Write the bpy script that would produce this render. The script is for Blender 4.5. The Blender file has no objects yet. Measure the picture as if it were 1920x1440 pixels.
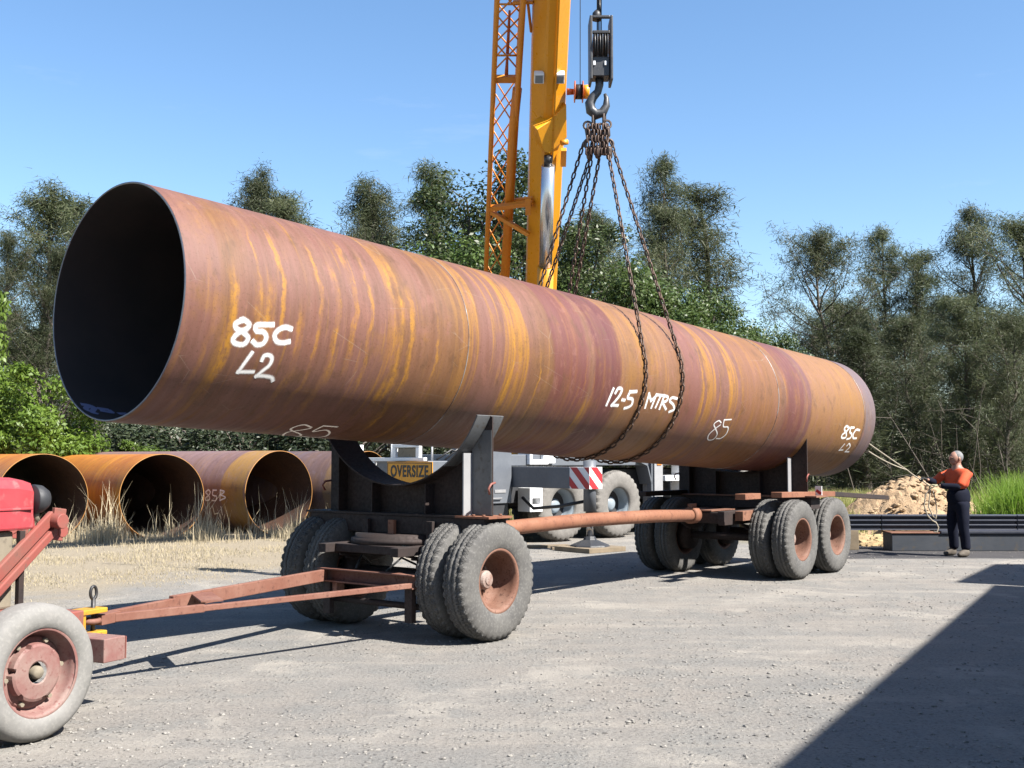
import bpy, math, random
import numpy as np
from mathutils import Vector, Matrix

# ------------------------------------------------------------------ camera, sky, sun, exposure
scene = bpy.context.scene
COL = scene.collection
FPX, PITCH, CAMH = 2131.0, 0.0656, 1.64
cam_d = bpy.data.cameras.new("camera"); cam = bpy.data.objects.new("camera", cam_d); COL.objects.link(cam)
cam_d.sensor_width = 36.0; cam_d.lens = FPX / 1920 * 36.0
cam_d.clip_start = 0.05; cam_d.clip_end = 3000
cam.location = (0, 0, CAMH); cam.rotation_euler = (math.pi / 2 + PITCH, 0, 0)
scene.camera = cam

SUN = Vector((0.80, -0.49, 1.0)).normalized()
SUN_EL = math.asin(SUN.z); SUN_AZ = math.atan2(SUN.x, SUN.y)
w = bpy.data.worlds.new("World"); scene.world = w; w.use_nodes = True
nt = w.node_tree; nt.nodes.clear()
wo = nt.nodes.new("ShaderNodeOutputWorld"); bg = nt.nodes.new("ShaderNodeBackground"); sky = nt.nodes.new("ShaderNodeTexSky")
sky.sky_type = 'NISHITA'; sky.sun_disc = False; sky.sun_elevation = SUN_EL; sky.sun_rotation = SUN_AZ
sky.air_density = 1.0; sky.dust_density = 0.6; sky.ozone_density = 2.0
bg.inputs['Strength'].default_value = 0.068
hsv = nt.nodes.new("ShaderNodeHueSaturation"); hsv.inputs['Saturation'].default_value = 1.14; nt.links.new(sky.outputs[0], hsv.inputs['Color'])
tcw = nt.nodes.new("ShaderNodeTexCoord"); mpw = nt.nodes.new("ShaderNodeMapping"); mpw.inputs['Scale'].default_value = (2.2, 2.2, 11); mpw.inputs['Rotation'].default_value = (0, .25, 0)
nzw = nt.nodes.new("ShaderNodeTexNoise"); nzw.inputs['Scale'].default_value = 1.6; nzw.inputs['Detail'].default_value = 7; nzw.inputs['Roughness'].default_value = .62
mrw = nt.nodes.new("ShaderNodeMapRange"); mrw.inputs['From Min'].default_value = .60; mrw.inputs['From Max'].default_value = .85; mrw.inputs['To Max'].default_value = .22
mxw = nt.nodes.new("ShaderNodeMix"); mxw.data_type = 'RGBA'; mxw.inputs[7].default_value = (4.6, 4.9, 5.3, 1)      # thin cirrus wisps
nt.links.new(tcw.outputs['Generated'], mpw.inputs[0]); nt.links.new(mpw.outputs[0], nzw.inputs['Vector']); nt.links.new(nzw.outputs['Fac'], mrw.inputs['Value'])
nt.links.new(mrw.outputs[0], mxw.inputs[0]); nt.links.new(hsv.outputs[0], mxw.inputs[6]); nt.links.new(mxw.outputs[2], bg.inputs[0]); nt.links.new(bg.outputs[0], wo.inputs[0])
sun_d = bpy.data.lights.new("sun", 'SUN'); sun_o = bpy.data.objects.new("sun", sun_d); COL.objects.link(sun_o)
sun_d.energy = 5.0; sun_d.angle = math.radians(0.5); sun_d.color = (1.0, 0.955, 0.89)
sun_o.rotation_euler = SUN.to_track_quat('Z', 'Y').to_euler(); sun_o.location = (20, -12, 30)
scene.view_settings.view_transform = 'Standard'; scene.view_settings.look = 'None'
scene.view_settings.exposure = 1.75; scene.view_settings.gamma = 1.0
scene.render.engine = 'CYCLES'
scene.cycles.max_bounces = 5; scene.cycles.transparent_max_bounces = 12

RNG = np.random.default_rng(7); random.seed(7)

# ------------------------------------------------------------------ helpers
def ray(px, py):
    dx = (px - 960) / FPX; u = -(py - 720) / FPX
    c, s = math.cos(PITCH), math.sin(PITCH)
    return Vector((dx, c - u * s, s + u * c))
def at(px, py, Y):
    d = ray(px, py); return Vector((0, 0, CAMH)) + d * (Y / d.y)
def gnd(px, py, z=0.0):
    d = ray(px, py); return Vector((0, 0, CAMH)) + d * ((z - CAMH) / d.z)

def tag(o, label=None, cat=None, group=None, kind=None):
    if label: o['label'] = label
    if cat: o['category'] = cat
    if group: o['group'] = group
    if kind: o['kind'] = kind
    return o
def thing(name, label, cat, loc=(0, 0, 0), rz=0.0, group=None):
    o = bpy.data.objects.new(name, None); COL.objects.link(o); o.empty_display_size = 0.2
    o.location = loc; o.rotation_euler = (0, 0, rz)
    return tag(o, label, cat, group)
def copy_tree(o, parent=None):
    c = o.copy(); COL.objects.link(c)
    if parent: c.parent = parent
    for ch in list(o.children): copy_tree(ch, c)
    return c

class MB:
    def __init__(self): self.v = []; self.f = []; self.s = []; self.uv = None
    def add(self, vs, fs, smooth=False, M=None):
        b = len(self.v)
        for p in vs:
            p = Vector(p); self.v.append(tuple(M @ p) if M is not None else tuple(p))
        for f in fs: self.f.append(tuple(i + b for i in f)); self.s.append(smooth)
        return self
    def box(self, x0, x1, y0, y1, z0, z1, M=None):
        vs = [(x0,y0,z0),(x1,y0,z0),(x1,y1,z0),(x0,y1,z0),(x0,y0,z1),(x1,y0,z1),(x1,y1,z1),(x0,y1,z1)]
        return self.add(vs, [(3,2,1,0),(4,5,6,7),(0,1,5,4),(1,2,6,5),(2,3,7,6),(3,0,4,7)], False, M)
    def bar(self, p, q, wd, ht, up=(0,0,1)):
        p, q, up = Vector(p), Vector(q), Vector(up); d = (q - p).normalized()
        s = d.cross(up).normalized(); u = s.cross(d)
        vs = []
        for e in (p, q):
            for a, b in ((-1,-1),(1,-1),(1,1),(-1,1)): vs.append(e + s * (a * wd / 2) + u * (b * ht / 2))
        return self.add(vs, [(3,2,1,0),(4,5,6,7),(0,1,5,4),(1,2,6,5),(2,3,7,6),(3,0,4,7)])
    def tube(self, pts, r, n=10, caps=True, closed=False):
        pts = [Vector(p) for p in pts]; k = len(pts)
        rr = r if isinstance(r, (list, tuple)) else [r] * k
        vs = []; prev = None
        for i, p in enumerate(pts):
            if closed: d = pts[(i + 1) % k] - pts[(i - 1) % k]
            else: d = pts[min(i + 1, k - 1)] - pts[max(i - 1, 0)]
            d.normalize()
            if prev is None:
                a = Vector((0,0,1)) if abs(d.z) < .9 else Vector((1,0,0)); s = d.cross(a).normalized()
            else:
                s = prev - d * prev.dot(d)
                s = s.normalized() if s.length > 1e-6 else d.orthogonal().normalized()
            prev = s; u = d.cross(s)
            for j in range(n):
                t = 2 * math.pi * j / n; vs.append(p + (s * math.cos(t) + u * math.sin(t)) * rr[i])
        fs = []
        for i in range(k if closed else k - 1):
            i2 = (i + 1) % k
            for j in range(n): fs.append((i*n+j, i*n+(j+1)%n, i2*n+(j+1)%n, i2*n+j))
        self.add(vs, fs, True)
        if caps and not closed:
            b = len(self.v) - k * n
            self.f.append(tuple(b + j for j in reversed(range(n)))); self.s.append(False)
            self.f.append(tuple(b + (k-1)*n + j for j in range(n))); self.s.append(False)
        return self
    def lathe(self, prof, n=48, M=None, closed=False, smooth=True, fn=None):
        # prof: (radius, y) pairs round the local Y axis
        vs = []; k = len(prof)
        for j in range(n):
            t = 2 * math.pi * j / n
            for i, (r, y) in enumerate(prof):
                if fn: r, y = fn(i, j, r, y)
                vs.append((r * math.cos(t), y, r * math.sin(t)))
        fs = []
        for j in range(n):
            j2 = (j + 1) % n
            for i in range(k if closed else k - 1):
                i2 = (i + 1) % k
                fs.append((j*k+i, j*k+i2, j2*k+i2, j2*k+i))
        return self.add(vs, fs, smooth, M)
    def disc(self, r, y, n=32, M=None, flip=False, r0=None):
        vs = [(r*math.cos(2*math.pi*j/n), y, r*math.sin(2*math.pi*j/n)) for j in range(n)]
        f = tuple(range(n)); f = f if flip else tuple(reversed(f))
        return self.add(vs, [f], False, M)
    def cyl(self, p, q, r, n=20, r2=None):
        p, q = Vector(p), Vector(q); return self.tube([p, q], [r, r if r2 is None else r2], n)
    def prism(self, poly, t0, t1, M=None):
        # poly in local (y,z), extruded along local x from t0 to t1
        k = len(poly); vs = [(t0, a, b) for a, b in poly] + [(t1, a, b) for a, b in poly]
        fs = [tuple(reversed(range(k))), tuple(range(k, 2 * k))] + [(i, (i+1)%k, k+(i+1)%k, k+i) for i in range(k)]
        return self.add(vs, fs, False, M)
    def build(self, name, mat, parent=None, bevel=0.0, label=None):
        me = bpy.data.meshes.new(name); me.from_pydata(self.v, [], self.f)
        me.polygons.foreach_set('use_smooth', self.s); me.update()
        if mat: me.materials.append(mat)
        o = bpy.data.objects.new(name, me); COL.objects.link(o)
        if parent: o.parent = parent
        if bevel:
            m = o.modifiers.new('bevel', 'BEVEL'); m.width = bevel; m.segments = 2; m.limit_method = 'ANGLE'; m.angle_limit = math.radians(50)
        if label: o['label'] = label
        return o

def np_mesh(name, verts, loops_per, mat, parent=None, smooth=False):
    """verts (N*k,3): N separate faces of k verts each."""
    verts = np.asarray(verts, dtype=np.float32); n = len(verts); k = loops_per; nf = n // k
    me = bpy.data.meshes.new(name)
    me.vertices.add(n); me.vertices.foreach_set('co', verts.ravel())
    me.loops.add(n); me.loops.foreach_set('vertex_index', np.arange(n, dtype=np.int32))
    me.polygons.add(nf); me.polygons.foreach_set('loop_start', np.arange(0, n, k, dtype=np.int32))
    me.polygons.foreach_set('loop_total', np.full(nf, k, dtype=np.int32))
    me.update(calc_edges=True); me.validate()
    if mat: me.materials.append(mat)
    o = bpy.data.objects.new(name, me); COL.objects.link(o)
    if parent: o.parent = parent
    return o

# ------------------------------------------------------------------ materials
class NT:
    def __init__(self, name):
        self.m = bpy.data.materials.new(name); self.m.use_nodes = True; self.t = self.m.node_tree
        self.p = self.t.nodes['Principled BSDF']; self.out = self.t.nodes['Material Output']
    def n(self, typ, **kw):
        x = self.t.nodes.new(typ)
        for k, v in kw.items(): setattr(x, k, v)
        return x
    def l(self, a, b): self.t.links.new(a, b)
    def coord(self, kind='Object', scale=(1,1,1), loc=(0,0,0)):
        c = self.n('ShaderNodeTexCoord'); m = self.n('ShaderNodeMapping'); m.inputs['Scale'].default_value = scale; m.inputs['Location'].default_value = loc
        self.l(c.outputs[kind], m.inputs[0]); return m.outputs[0]
    def noise(self, vec, scale=1.0, detail=4.0, rough=0.55, dist=0.0):
        x = self.n('ShaderNodeTexNoise'); x.inputs['Scale'].default_value = scale; x.inputs['Detail'].default_value = detail
        x.inputs['Roughness'].default_value = rough; x.inputs['Distortion'].default_value = dist
        if vec is not None: self.l(vec, x.inputs['Vector'])
        return x.outputs['Fac']
    def mr(self, val, a, b, c=0.0, d=1.0, smooth=True):
        x = self.n('ShaderNodeMapRange'); x.interpolation_type = 'SMOOTHSTEP' if smooth else 'LINEAR'
        x.inputs['From Min'].default_value = a; x.inputs['From Max'].default_value = b
        x.inputs['To Min'].default_value = c; x.inputs['To Max'].default_value = d
        self.l(val, x.inputs['Value']); return x.outputs['Result']
    def math(self, op, a, b=None):
        x = self.n('ShaderNodeMath', operation=op)
        for i, q in enumerate((a, b)):
            if q is None: continue
            if isinstance(q, (int, float)): x.inputs[i].default_value = q
            else: self.l(q, x.inputs[i])
        return x.outputs[0]
    def mix(self, fac, a, b, blend='MIX'):
        x = self.n('ShaderNodeMix', data_type='RGBA', blend_type=blend)
        for sock, q in ((x.inputs[0], fac), (x.inputs[6], a), (x.inputs[7], b)):
            if isinstance(q, (int, float)): sock.default_value = q
            elif isinstance(q, tuple): sock.default_value = (*q, 1.0)
            else: self.l(q, sock)
        return x.outputs[2]
    def bump(self, h, strength=0.3, dist=0.01, normal=None):
        x = self.n('ShaderNodeBump'); x.inputs['Strength'].default_value = strength; x.inputs['Distance'].default_value = dist
        self.l(h, x.inputs['Height'])
        if normal is not None: self.l(normal, x.inputs['Normal'])
        return x.outputs[0]
    K = .55
    def done(self, col=None, rough=None, metal=None, bump=None, spec=None, k=None):
        k = NT.K if k is None else k
        if isinstance(col, tuple): col = tuple(c * k for c in col)
        elif col is not None and k != 1: col = self.mix(1.0, col, (k, k, k), 'MULTIPLY')
        for nm, q in (('Base Color', col), ('Roughness', rough), ('Metallic', metal), ('Specular IOR Level', spec)):
            if q is None: continue
            if isinstance(q, tuple): self.p.inputs[nm].default_value = (*q, 1.0)
            elif isinstance(q, (int, float)): self.p.inputs[nm].default_value = q
            else: self.l(q, self.p.inputs[nm])
        if bump is not None: self.l(bump, self.p.inputs['Normal'])
        return self.m

def paint(name, c1, c2, scale=3.0, rough=0.5, metal=0.0, bumpst=0.08, lo=0.35, hi=0.7, c3=None, spec=0.5, k=None):
    m = NT(name); v = m.coord('Object')
    n1 = m.noise(v, scale, 6, .62); col = m.mix(m.mr(n1, lo, hi), c1, c2)
    if c3:
        n3 = m.noise(v, scale * 7, 5, .6); col = m.mix(m.mr(n3, .55, .7), col, c3)
    n2 = m.noise(v, scale * 14, 3)
    col = m.mix(m.mr(n2, .2, .8, 0, .16), col, tuple(x * .5 for x in c1))
    return m.done(col, m.mr(n2, .2, .8, max(rough - .1, .05), min(rough + .12, 1)), metal, m.bump(n2, bumpst, .006), spec, k)

M_rust = paint('rusted steel', (.21, .088, .05), (.32, .15, .09), 2.2, .8, c3=(.14, .055, .03))
M_rustshade = paint('dark rusted and shaded steel', (.034, .018, .015), (.062, .030, .022), 2.5, .8, c3=(.026, .014, .012), k=.36)  # dark rust, taken darker still for the shade under pipe and deck
M_rustpink = paint('weathered red oxide paint', (.235, .088, .055), (.31, .15, .105), 3, .75, c3=(.14, .05, .032))
M_pole = paint('rusted pole', (.27, .10, .05), (.35, .15, .08), 2.0, .75, c3=(.17, .06, .032))
M_rim = paint('rusty wheel rim', (.215, .092, .055), (.30, .165, .115), 5, .8, c3=(.115, .048, .03))
M_greysteel = paint('grey painted steel', (.13, .14, .15), (.19, .195, .20), 2.0, .55, c3=(.12, .11, .10))
M_lightsteel = paint('pale grey steel', (.42, .42, .43), (.33, .33, .34), 2.0, .5)
M_edge = paint('ground steel edge', (.30, .31, .34), (.22, .22, .24), 8, .4, .6)
M_black = paint('black greasy steel', (.018, .018, .02), (.035, .033, .033), 4, .5)
M_hookgrey = paint('dark grey block paint', (.04, .042, .047), (.075, .075, .08), 6, .45, c3=(.11, .10, .09))
M_yellow = paint('crane yellow paint', (.80, .34, .014), (.75, .31, .012), .8, .34, bumpst=.01, lo=.3, hi=.75, k=.72)
M_jib = paint('orange lattice paint', (.74, .27, .016), (.66, .22, .018), 1.5, .45, bumpst=.03, k=.75)
M_orange = paint('orange red reel paint', (.65, .13, .03), (.55, .11, .03), 3, .45)
M_white = paint('white vehicle paint', (.78, .79, .80), (.66, .67, .68), 2, .4, bumpst=.02, k=.9)
M_crgrey = paint('grey carrier paint', (.15, .165, .19), (.19, .205, .23), 1.5, .45, bumpst=.02)
M_crdark = paint('dark carrier steel', (.028, .03, .036), (.045, .047, .052), 2, .6)
M_ltblue = paint('pale blue grey wheel paint', (.36, .42, .47), (.28, .33, .37), 5, .5)
M_red = paint('tractor red paint', (.56, .055, .07), (.50, .075, .085), 2, .5, bumpst=.02, c3=(.48, .14, .14))
M_redrust = paint('faded red loader paint', (.36, .085, .065), (.28, .115, .085), 3, .65, c3=(.20, .10, .075))
M_maroon = paint('dusty maroon paint', (.27, .115, .10), (.34, .235, .20), 4, .7, c3=(.22, .08, .07))
M_beige = paint('dusty beige engine', (.34, .29, .21), (.26, .22, .16), 3, .8, c3=(.18, .15, .11))
M_hitch = paint('hitch yellow paint', (.72, .40, .02), (.62, .30, .03), 6, .55, c3=(.36, .16, .04))
M_chainM = paint('rusty chain', (.085, .05, .035), (.15, .085, .055), 12, .55, .35)
M_sling = paint('sling hardware', (.10, .07, .055), (.20, .15, .12), 14, .5, .5)
M_signy0 = NT('yellow label').done((.7, .4, .03), .4)
M_chrome = NT('polished ram').done((.62, .63, .66), .16, 1.0)
M_cylgrey = NT('silver cylinder').done((.62, .63, .66), .24, .85, k=.8)
M_concrete = paint('blue grey steel', (.045, .055, .072), (.07, .08, .098), 1.2, .6, c3=(.09, .075, .06))
M_beam = paint('dark blue beam paint', (.030, .036, .058), (.045, .052, .078), 1.2, .5)
M_wood = paint('weathered timber', (.30, .23, .15), (.22, .17, .11), 6, .85)
M_rope = paint('pale rope', (.50, .44, .34), (.40, .34, .25), 20, .85)
M_wire = paint('steel wire rope', (.05, .05, .055), (.09, .09, .09), 20, .5, .4)
M_lampglass = NT('lamp glass').done((.30, .33, .36), .08, 0.0)
M_blackrub = paint('black rubber', (.02, .02, .022), (.035, .035, .035), 6, .6)
M_refl = NT('white reflective sheet').done((.78, .78, .78), .4, k=.8)
M_redrefl = NT('red reflective sheet').done((.62, .03, .04), .4)
M_amber = NT('amber lens').done((.75, .25, .03), .3)

def rubber(name, c1, c2, dust, scale=5, tread=0):
    m = NT(name); v = m.coord('Object')
    n1 = m.noise(v, scale, 5, .6); n2 = m.noise(v, scale * 9, 4)
    col = m.mix(m.mr(n1, .3, .7), c1, c2); col = m.mix(m.mr(n2, .45, .75, 0, .6), col, dust)
    bmp = m.bump(n2, .25, .006)
    if tread:
        tc = m.n('ShaderNodeTexCoord'); sp = m.n('ShaderNodeSeparateXYZ'); m.l(tc.outputs['Object'], sp.inputs[0])
        r2 = m.math('SQRT', m.math('ADD', m.math('MULTIPLY', sp.outputs[0], sp.outputs[0]), m.math('MULTIPLY', sp.outputs[2], sp.outputs[2]))); an = m.math('ARCTAN2', sp.outputs[0], sp.outputs[2])
        zz = m.math('PINGPONG', m.math('MULTIPLY', an, 34/6.28318*3), .5); yy = m.math('ADD', m.math('MULTIPLY', sp.outputs[1], 22), zz)
        g1 = m.math('PINGPONG', yy, .5); g2 = m.math('PINGPONG', m.math('MULTIPLY', an, 17.0), .5)
        h = m.math('MULTIPLY', m.math('MINIMUM', m.mr(g1, .04, .16), m.math('MAXIMUM', m.mr(g2, .05, .15), m.mr(m.math('ABSOLUTE', sp.outputs[1]), .05, .07, 1, 0))), m.mr(r2, tread - .035, tread - .012))
        bmp = m.bump(h, 1.0, .012, bmp)
    return m.done(col, .85, 0, bmp, .25)
M_tyre = rubber('dusty tyre rubber', (.115, .112, .108), (.165, .160, .150), (.26, .25, .235), 5, .54)
M_tyrepale = rubber('pale dusty tyre rubber', (.24, .235, .22), (.30, .29, .275), (.37, .355, .33))
M_tyretan = rubber('tan dusty tyre rubber', (.20, .188, .172), (.26, .245, .225), (.34, .315, .285), 5, .70)

def rust_pipe(name, mauve, brown, orange, L, bands=(), endbands=(), amount=.5, hoops=(), kk=None):
    m = NT(name)
    uvn = m.n('ShaderNodeUVMap'); sep = m.n('ShaderNodeSeparateXYZ'); m.l(uvn.outputs[0], sep.inputs[0])
    S, V = sep.outputs[0], sep.outputs[1]
    def co(a, b, z=0.0):
        c = m.n('ShaderNodeCombineXYZ'); m.l(m.math('MULTIPLY', S, a), c.inputs[0]); m.l(m.math('MULTIPLY', V, b), c.inputs[1]); c.inputs[2].default_value = z
        return c.outputs[0]
    def band(s0, s1, soft):
        return m.math('MULTIPLY', m.mr(S, s0 - soft, s0 + soft), m.mr(S, s1 + soft, s1 - soft))
    broad = m.noise(co(.75, .22, 1.0), 1, 5, .6, .4)
    col = m.mix(m.mr(broad, .43, .66), mauve, brown)
    grain = m.noise(co(14, 1.6, 3.3), 1, 6, .65)
    col = m.mix(m.mr(grain, .35, .75, 0, .55), col, tuple(x * .62 for x in brown))
    # hoop streaks of fresh orange rust running round the shell
    st = m.noise(co(3.4, .22, 7.7), 1, 4, .6, .2); fine = m.noise(co(17, .7, 5.1), 1, 5, .6, .3); patch = m.noise(co(.5, .55, 2.2), 1, 3, .5)
    k = m.mr(st, .535, .60); k = m.math('MULTIPLY', k, m.mr(fine, .34, .54, .2, 1.0))
    k = m.math('MULTIPLY', k, m.mr(patch, .30, .56, .12, 1.0))
    k2 = m.math('MULTIPLY', m.mr(fine, .56, .66, 0, .65), m.mr(m.noise(co(1.1, .9, 9.9), 1, 3), .46, .62))
    k = m.math('MAXIMUM', k, k2)
    k = m.math('MINIMUM', m.math('MULTIPLY', k, amount * 2), .93)
    col = m.mix(k, col, orange)
    wob = m.math('ADD', S, m.math('MULTIPLY', m.math('SUBTRACT', m.noise(co(.2, 1.2, 4.0), 1, 4), .5), .25))
    if hoops:
        hw_ = m.math('ADD', S, m.math('MULTIPLY', m.math('SUBTRACT', m.noise(co(.9, 1.7, 8.0), 1, 6, .6), .5), .26)); acc = None
        rag = m.math('MULTIPLY', m.mr(fine, .3, .6, .3, 1.0), m.math('MULTIPLY', m.mr(m.noise(co(3.2, 2.2, 12), 1, 5, .65), .36, .58, .12, 1.0), m.mr(m.noise(co(22, 9, 2.5), 1, 4, .7), .35, .55, .35, 1.0)))
        for (sc, hwid, v0, v1, f) in hoops:
            a = m.math('ABSOLUTE', m.math('SUBTRACT', hw_, sc)); b = m.mr(a, hwid * 1.5, hwid * .5)
            b = m.math('MULTIPLY', b, m.math('MULTIPLY', m.mr(V, v0 - .05, v0 + .25), m.mr(V, v1 + .15, v1 - .2))); b = m.math('MULTIPLY', b, min(1.0, f * 1.15))
            acc = b if acc is None else m.math('MAXIMUM', acc, b)
        col = m.mix(m.math('MULTIPLY', acc, rag), col, tuple(min(1, q * 1.12) for q in orange))
    for (s0, s1, c, f) in bands:
        b = m.math('MULTIPLY', m.mr(wob, s0 - .04, s0 + .04), m.mr(wob, s1 + .04, s1 - .04))
        b = m.math('MULTIPLY', b, m.mr(grain, .25, .6, f * .6, f))
        col = m.mix(b, col, c)
    for (s0, s1, c, f) in endbands:
        col = m.mix(m.math('MULTIPLY', band(s0, s1, .02), f), col, c)
    mot = m.noise(co(5.5, 3.2, 15), 1, 7, .68); col = m.mix(m.mr(mot, .54, .66, 0, .45), col, tuple(q * 1.35 for q in mauve)); col = m.mix(m.mr(mot, .46, .34, 0, .5), col, tuple(q * .55 for q in brown))
    och = m.noise(co(1.5, 1.1, 19), 1, 6, .66); col = m.mix(m.math('MULTIPLY', m.mr(och, .52, .66, 0, .40), m.mr(fine, .3, .65, .3, 1)), col, tuple(q * .8 for q in orange))
    scr = m.n('ShaderNodeTexVoronoi'); scr.feature = 'DISTANCE_TO_EDGE'; scr.inputs['Scale'].default_value = 1.0; m.l(co(1.3, 3.1, 3), scr.inputs['Vector'])
    scm = m.math('MULTIPLY', m.mr(scr.outputs['Distance'], .006, .0), m.mr(m.noise(co(2.2, 2.6, 31), 1, 3), .52, .62)); col = m.mix(m.math('MULTIPLY', scm, .45), col, (.34, .27, .21))
    spk = m.noise(co(45, 45), 1, 3, .7); col = m.mix(m.mr(spk, .54, .70, 0, .5), col, tuple(x * .45 for x in brown))
    bl = m.noise(co(4, 2.5, 6.0), 1, 5, .7); col = m.mix(m.mr(bl, .6, .78, 0, .35), col, (.09, .05, .045))
    return m.done(col, m.mr(fine, .2, .8, .42, .68), 0, m.bump(m.math('ADD', grain, m.math('MULTIPLY', mot, .8)), .22, .006), .4, kk)

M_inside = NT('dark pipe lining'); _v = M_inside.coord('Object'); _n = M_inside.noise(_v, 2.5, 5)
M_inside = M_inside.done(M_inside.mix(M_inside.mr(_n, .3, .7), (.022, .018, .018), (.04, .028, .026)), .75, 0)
M_orpipe = rust_pipe('orange rusted pipe steel', (.46, .17, .022), (.38, .125, .02), (.52, .22, .02), 8, amount=.5, kk=.75)
M_mvpipe = rust_pipe('mauve pipe steel', (.29, .18, .17), (.26, .15, .13), (.40, .22, .05), 8, bands=((.02, .85, (.44, .24, .05), .9),), amount=.12)
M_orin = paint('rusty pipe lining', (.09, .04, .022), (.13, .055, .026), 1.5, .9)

def spray():
    m = NT('sprayed white paint'); uvn = m.n('ShaderNodeUVMap'); sep = m.n('ShaderNodeSeparateXYZ'); m.l(uvn.outputs[0], sep.inputs[0])
    e = m.math('ABSOLUTE', sep.outputs[1]); nz = m.noise(m.coord('Object'), 60, 4, .7)
    e = m.math('ADD', e, m.math('MULTIPLY', m.math('SUBTRACT', nz, .5), .5))
    a = m.mr(e, 1.02, .12); m.l(a, m.p.inputs['Alpha'])
    return m.done((.86, .86, .84), .6, k=.8)
M_spray = spray()
def chalk():
    m = NT('thin white paint stick'); nz = m.noise(m.coord('Object'), 50, 4, .7)
    m.l(m.mr(nz, .3, .45, .7, 1), m.p.inputs['Alpha']); return m.done((.85, .80, .72), .7, k=1)
M_chalk = chalk()
M_shadepaint = NT('white paint in blue shade').done((.22, .25, .42), .7)  # white paint; the blue shade inside the pipe is put into its colour

def leafmat(name, c1, c2, c3, trans=.25, rough=.55):
    m = NT(name); v = m.coord('Object'); oi = m.n('ShaderNodeObjectInfo')
    col = m.mix(m.mr(m.noise(v, .9, 3), .35, .65), c1, c2)
    col = m.mix(m.mr(m.noise(v, 9, 2), .55, .75, 0, .8), col, c3)
    hs = m.n('ShaderNodeHueSaturation'); m.l(col, hs.inputs['Color']); m.l(m.mr(oi.outputs['Random'], 0, 1, .72, 1.25, False), hs.inputs['Value']); col = hs.outputs[0]
    m.done(col, rough, 0, None, .3, .85)
    tr = m.n('ShaderNodeBsdfTranslucent'); m.l(col, tr.inputs[0]); mx = m.n('ShaderNodeMixShader'); mx.inputs[0].default_value = trans
    m.l(m.p.outputs[0], mx.inputs[1]); m.l(tr.outputs[0], mx.inputs[2]); m.l(mx.outputs[0], m.out.inputs[0]); return m.m
M_oakleaf = leafmat('she oak needles', (.062, .080, .036), (.092, .102, .050), (.125, .118, .065), .35)
M_darkleaf = leafmat('dark glossy leaves', (.040, .062, .020), (.070, .092, .032), (.115, .13, .05), .25, .4)
M_shadeleaf = leafmat('shade-dark shrub leaves', (.018, .028, .012), (.032, .044, .018), (.06, .065, .03), .15, .5)  # leaf colour taken down to stand for the forest's shade
M_midleaf = leafmat('mid green leaves', (.055, .095, .022), (.09, .13, .035), (.14, .17, .06), .3, .45)
M_brightleaf = leafmat('bright lime leaves', (.085, .145, .02), (.135, .205, .03), (.20, .27, .05), .35, .45)
M_drygrass = leafmat('dry straw', (.48, .40, .26), (.56, .48, .33), (.38, .32, .18), .3, .8)
M_greengrass = leafmat('bright green grass', (.12, .21, .022), (.18, .27, .045), (.25, .28, .09), .4, .7)
M_olivegrass = leafmat('olive grass', (.25, .27, .075), (.36, .34, .14), (.42, .38, .18), .35, .8)
M_bark = paint('grey brown bark', (.12, .095, .075), (.18, .15, .125), 4, .9, bumpst=.4)
M_palebark = paint('pale dead twig', (.26, .23, .20), (.34, .31, .27), 6, .9)
M_skin = NT('skin').done((.46, .24, .17), .55)
M_hivis = paint('orange work shirt', (.80, .105, .022), (.66, .08, .018), 9, .85, bumpst=.5)
M_navy = paint('navy cotton', (.013, .016, .034), (.020, .024, .044), 7, .9, k=.4, bumpst=.3, spec=.1)
M_glove = paint('pale work glove', (.42, .40, .25), (.36, .33, .2), 12, .8)
M_darkglove = paint('dark work glove', (.03, .03, .03), (.05, .045, .04), 12, .8)
M_hair = paint('grey hair', (.20, .20, .20), (.30, .30, .31), 20, .8)
M_boot = paint('dusty work boot', (.10, .08, .06), (.16, .13, .10), 9, .8)

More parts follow.
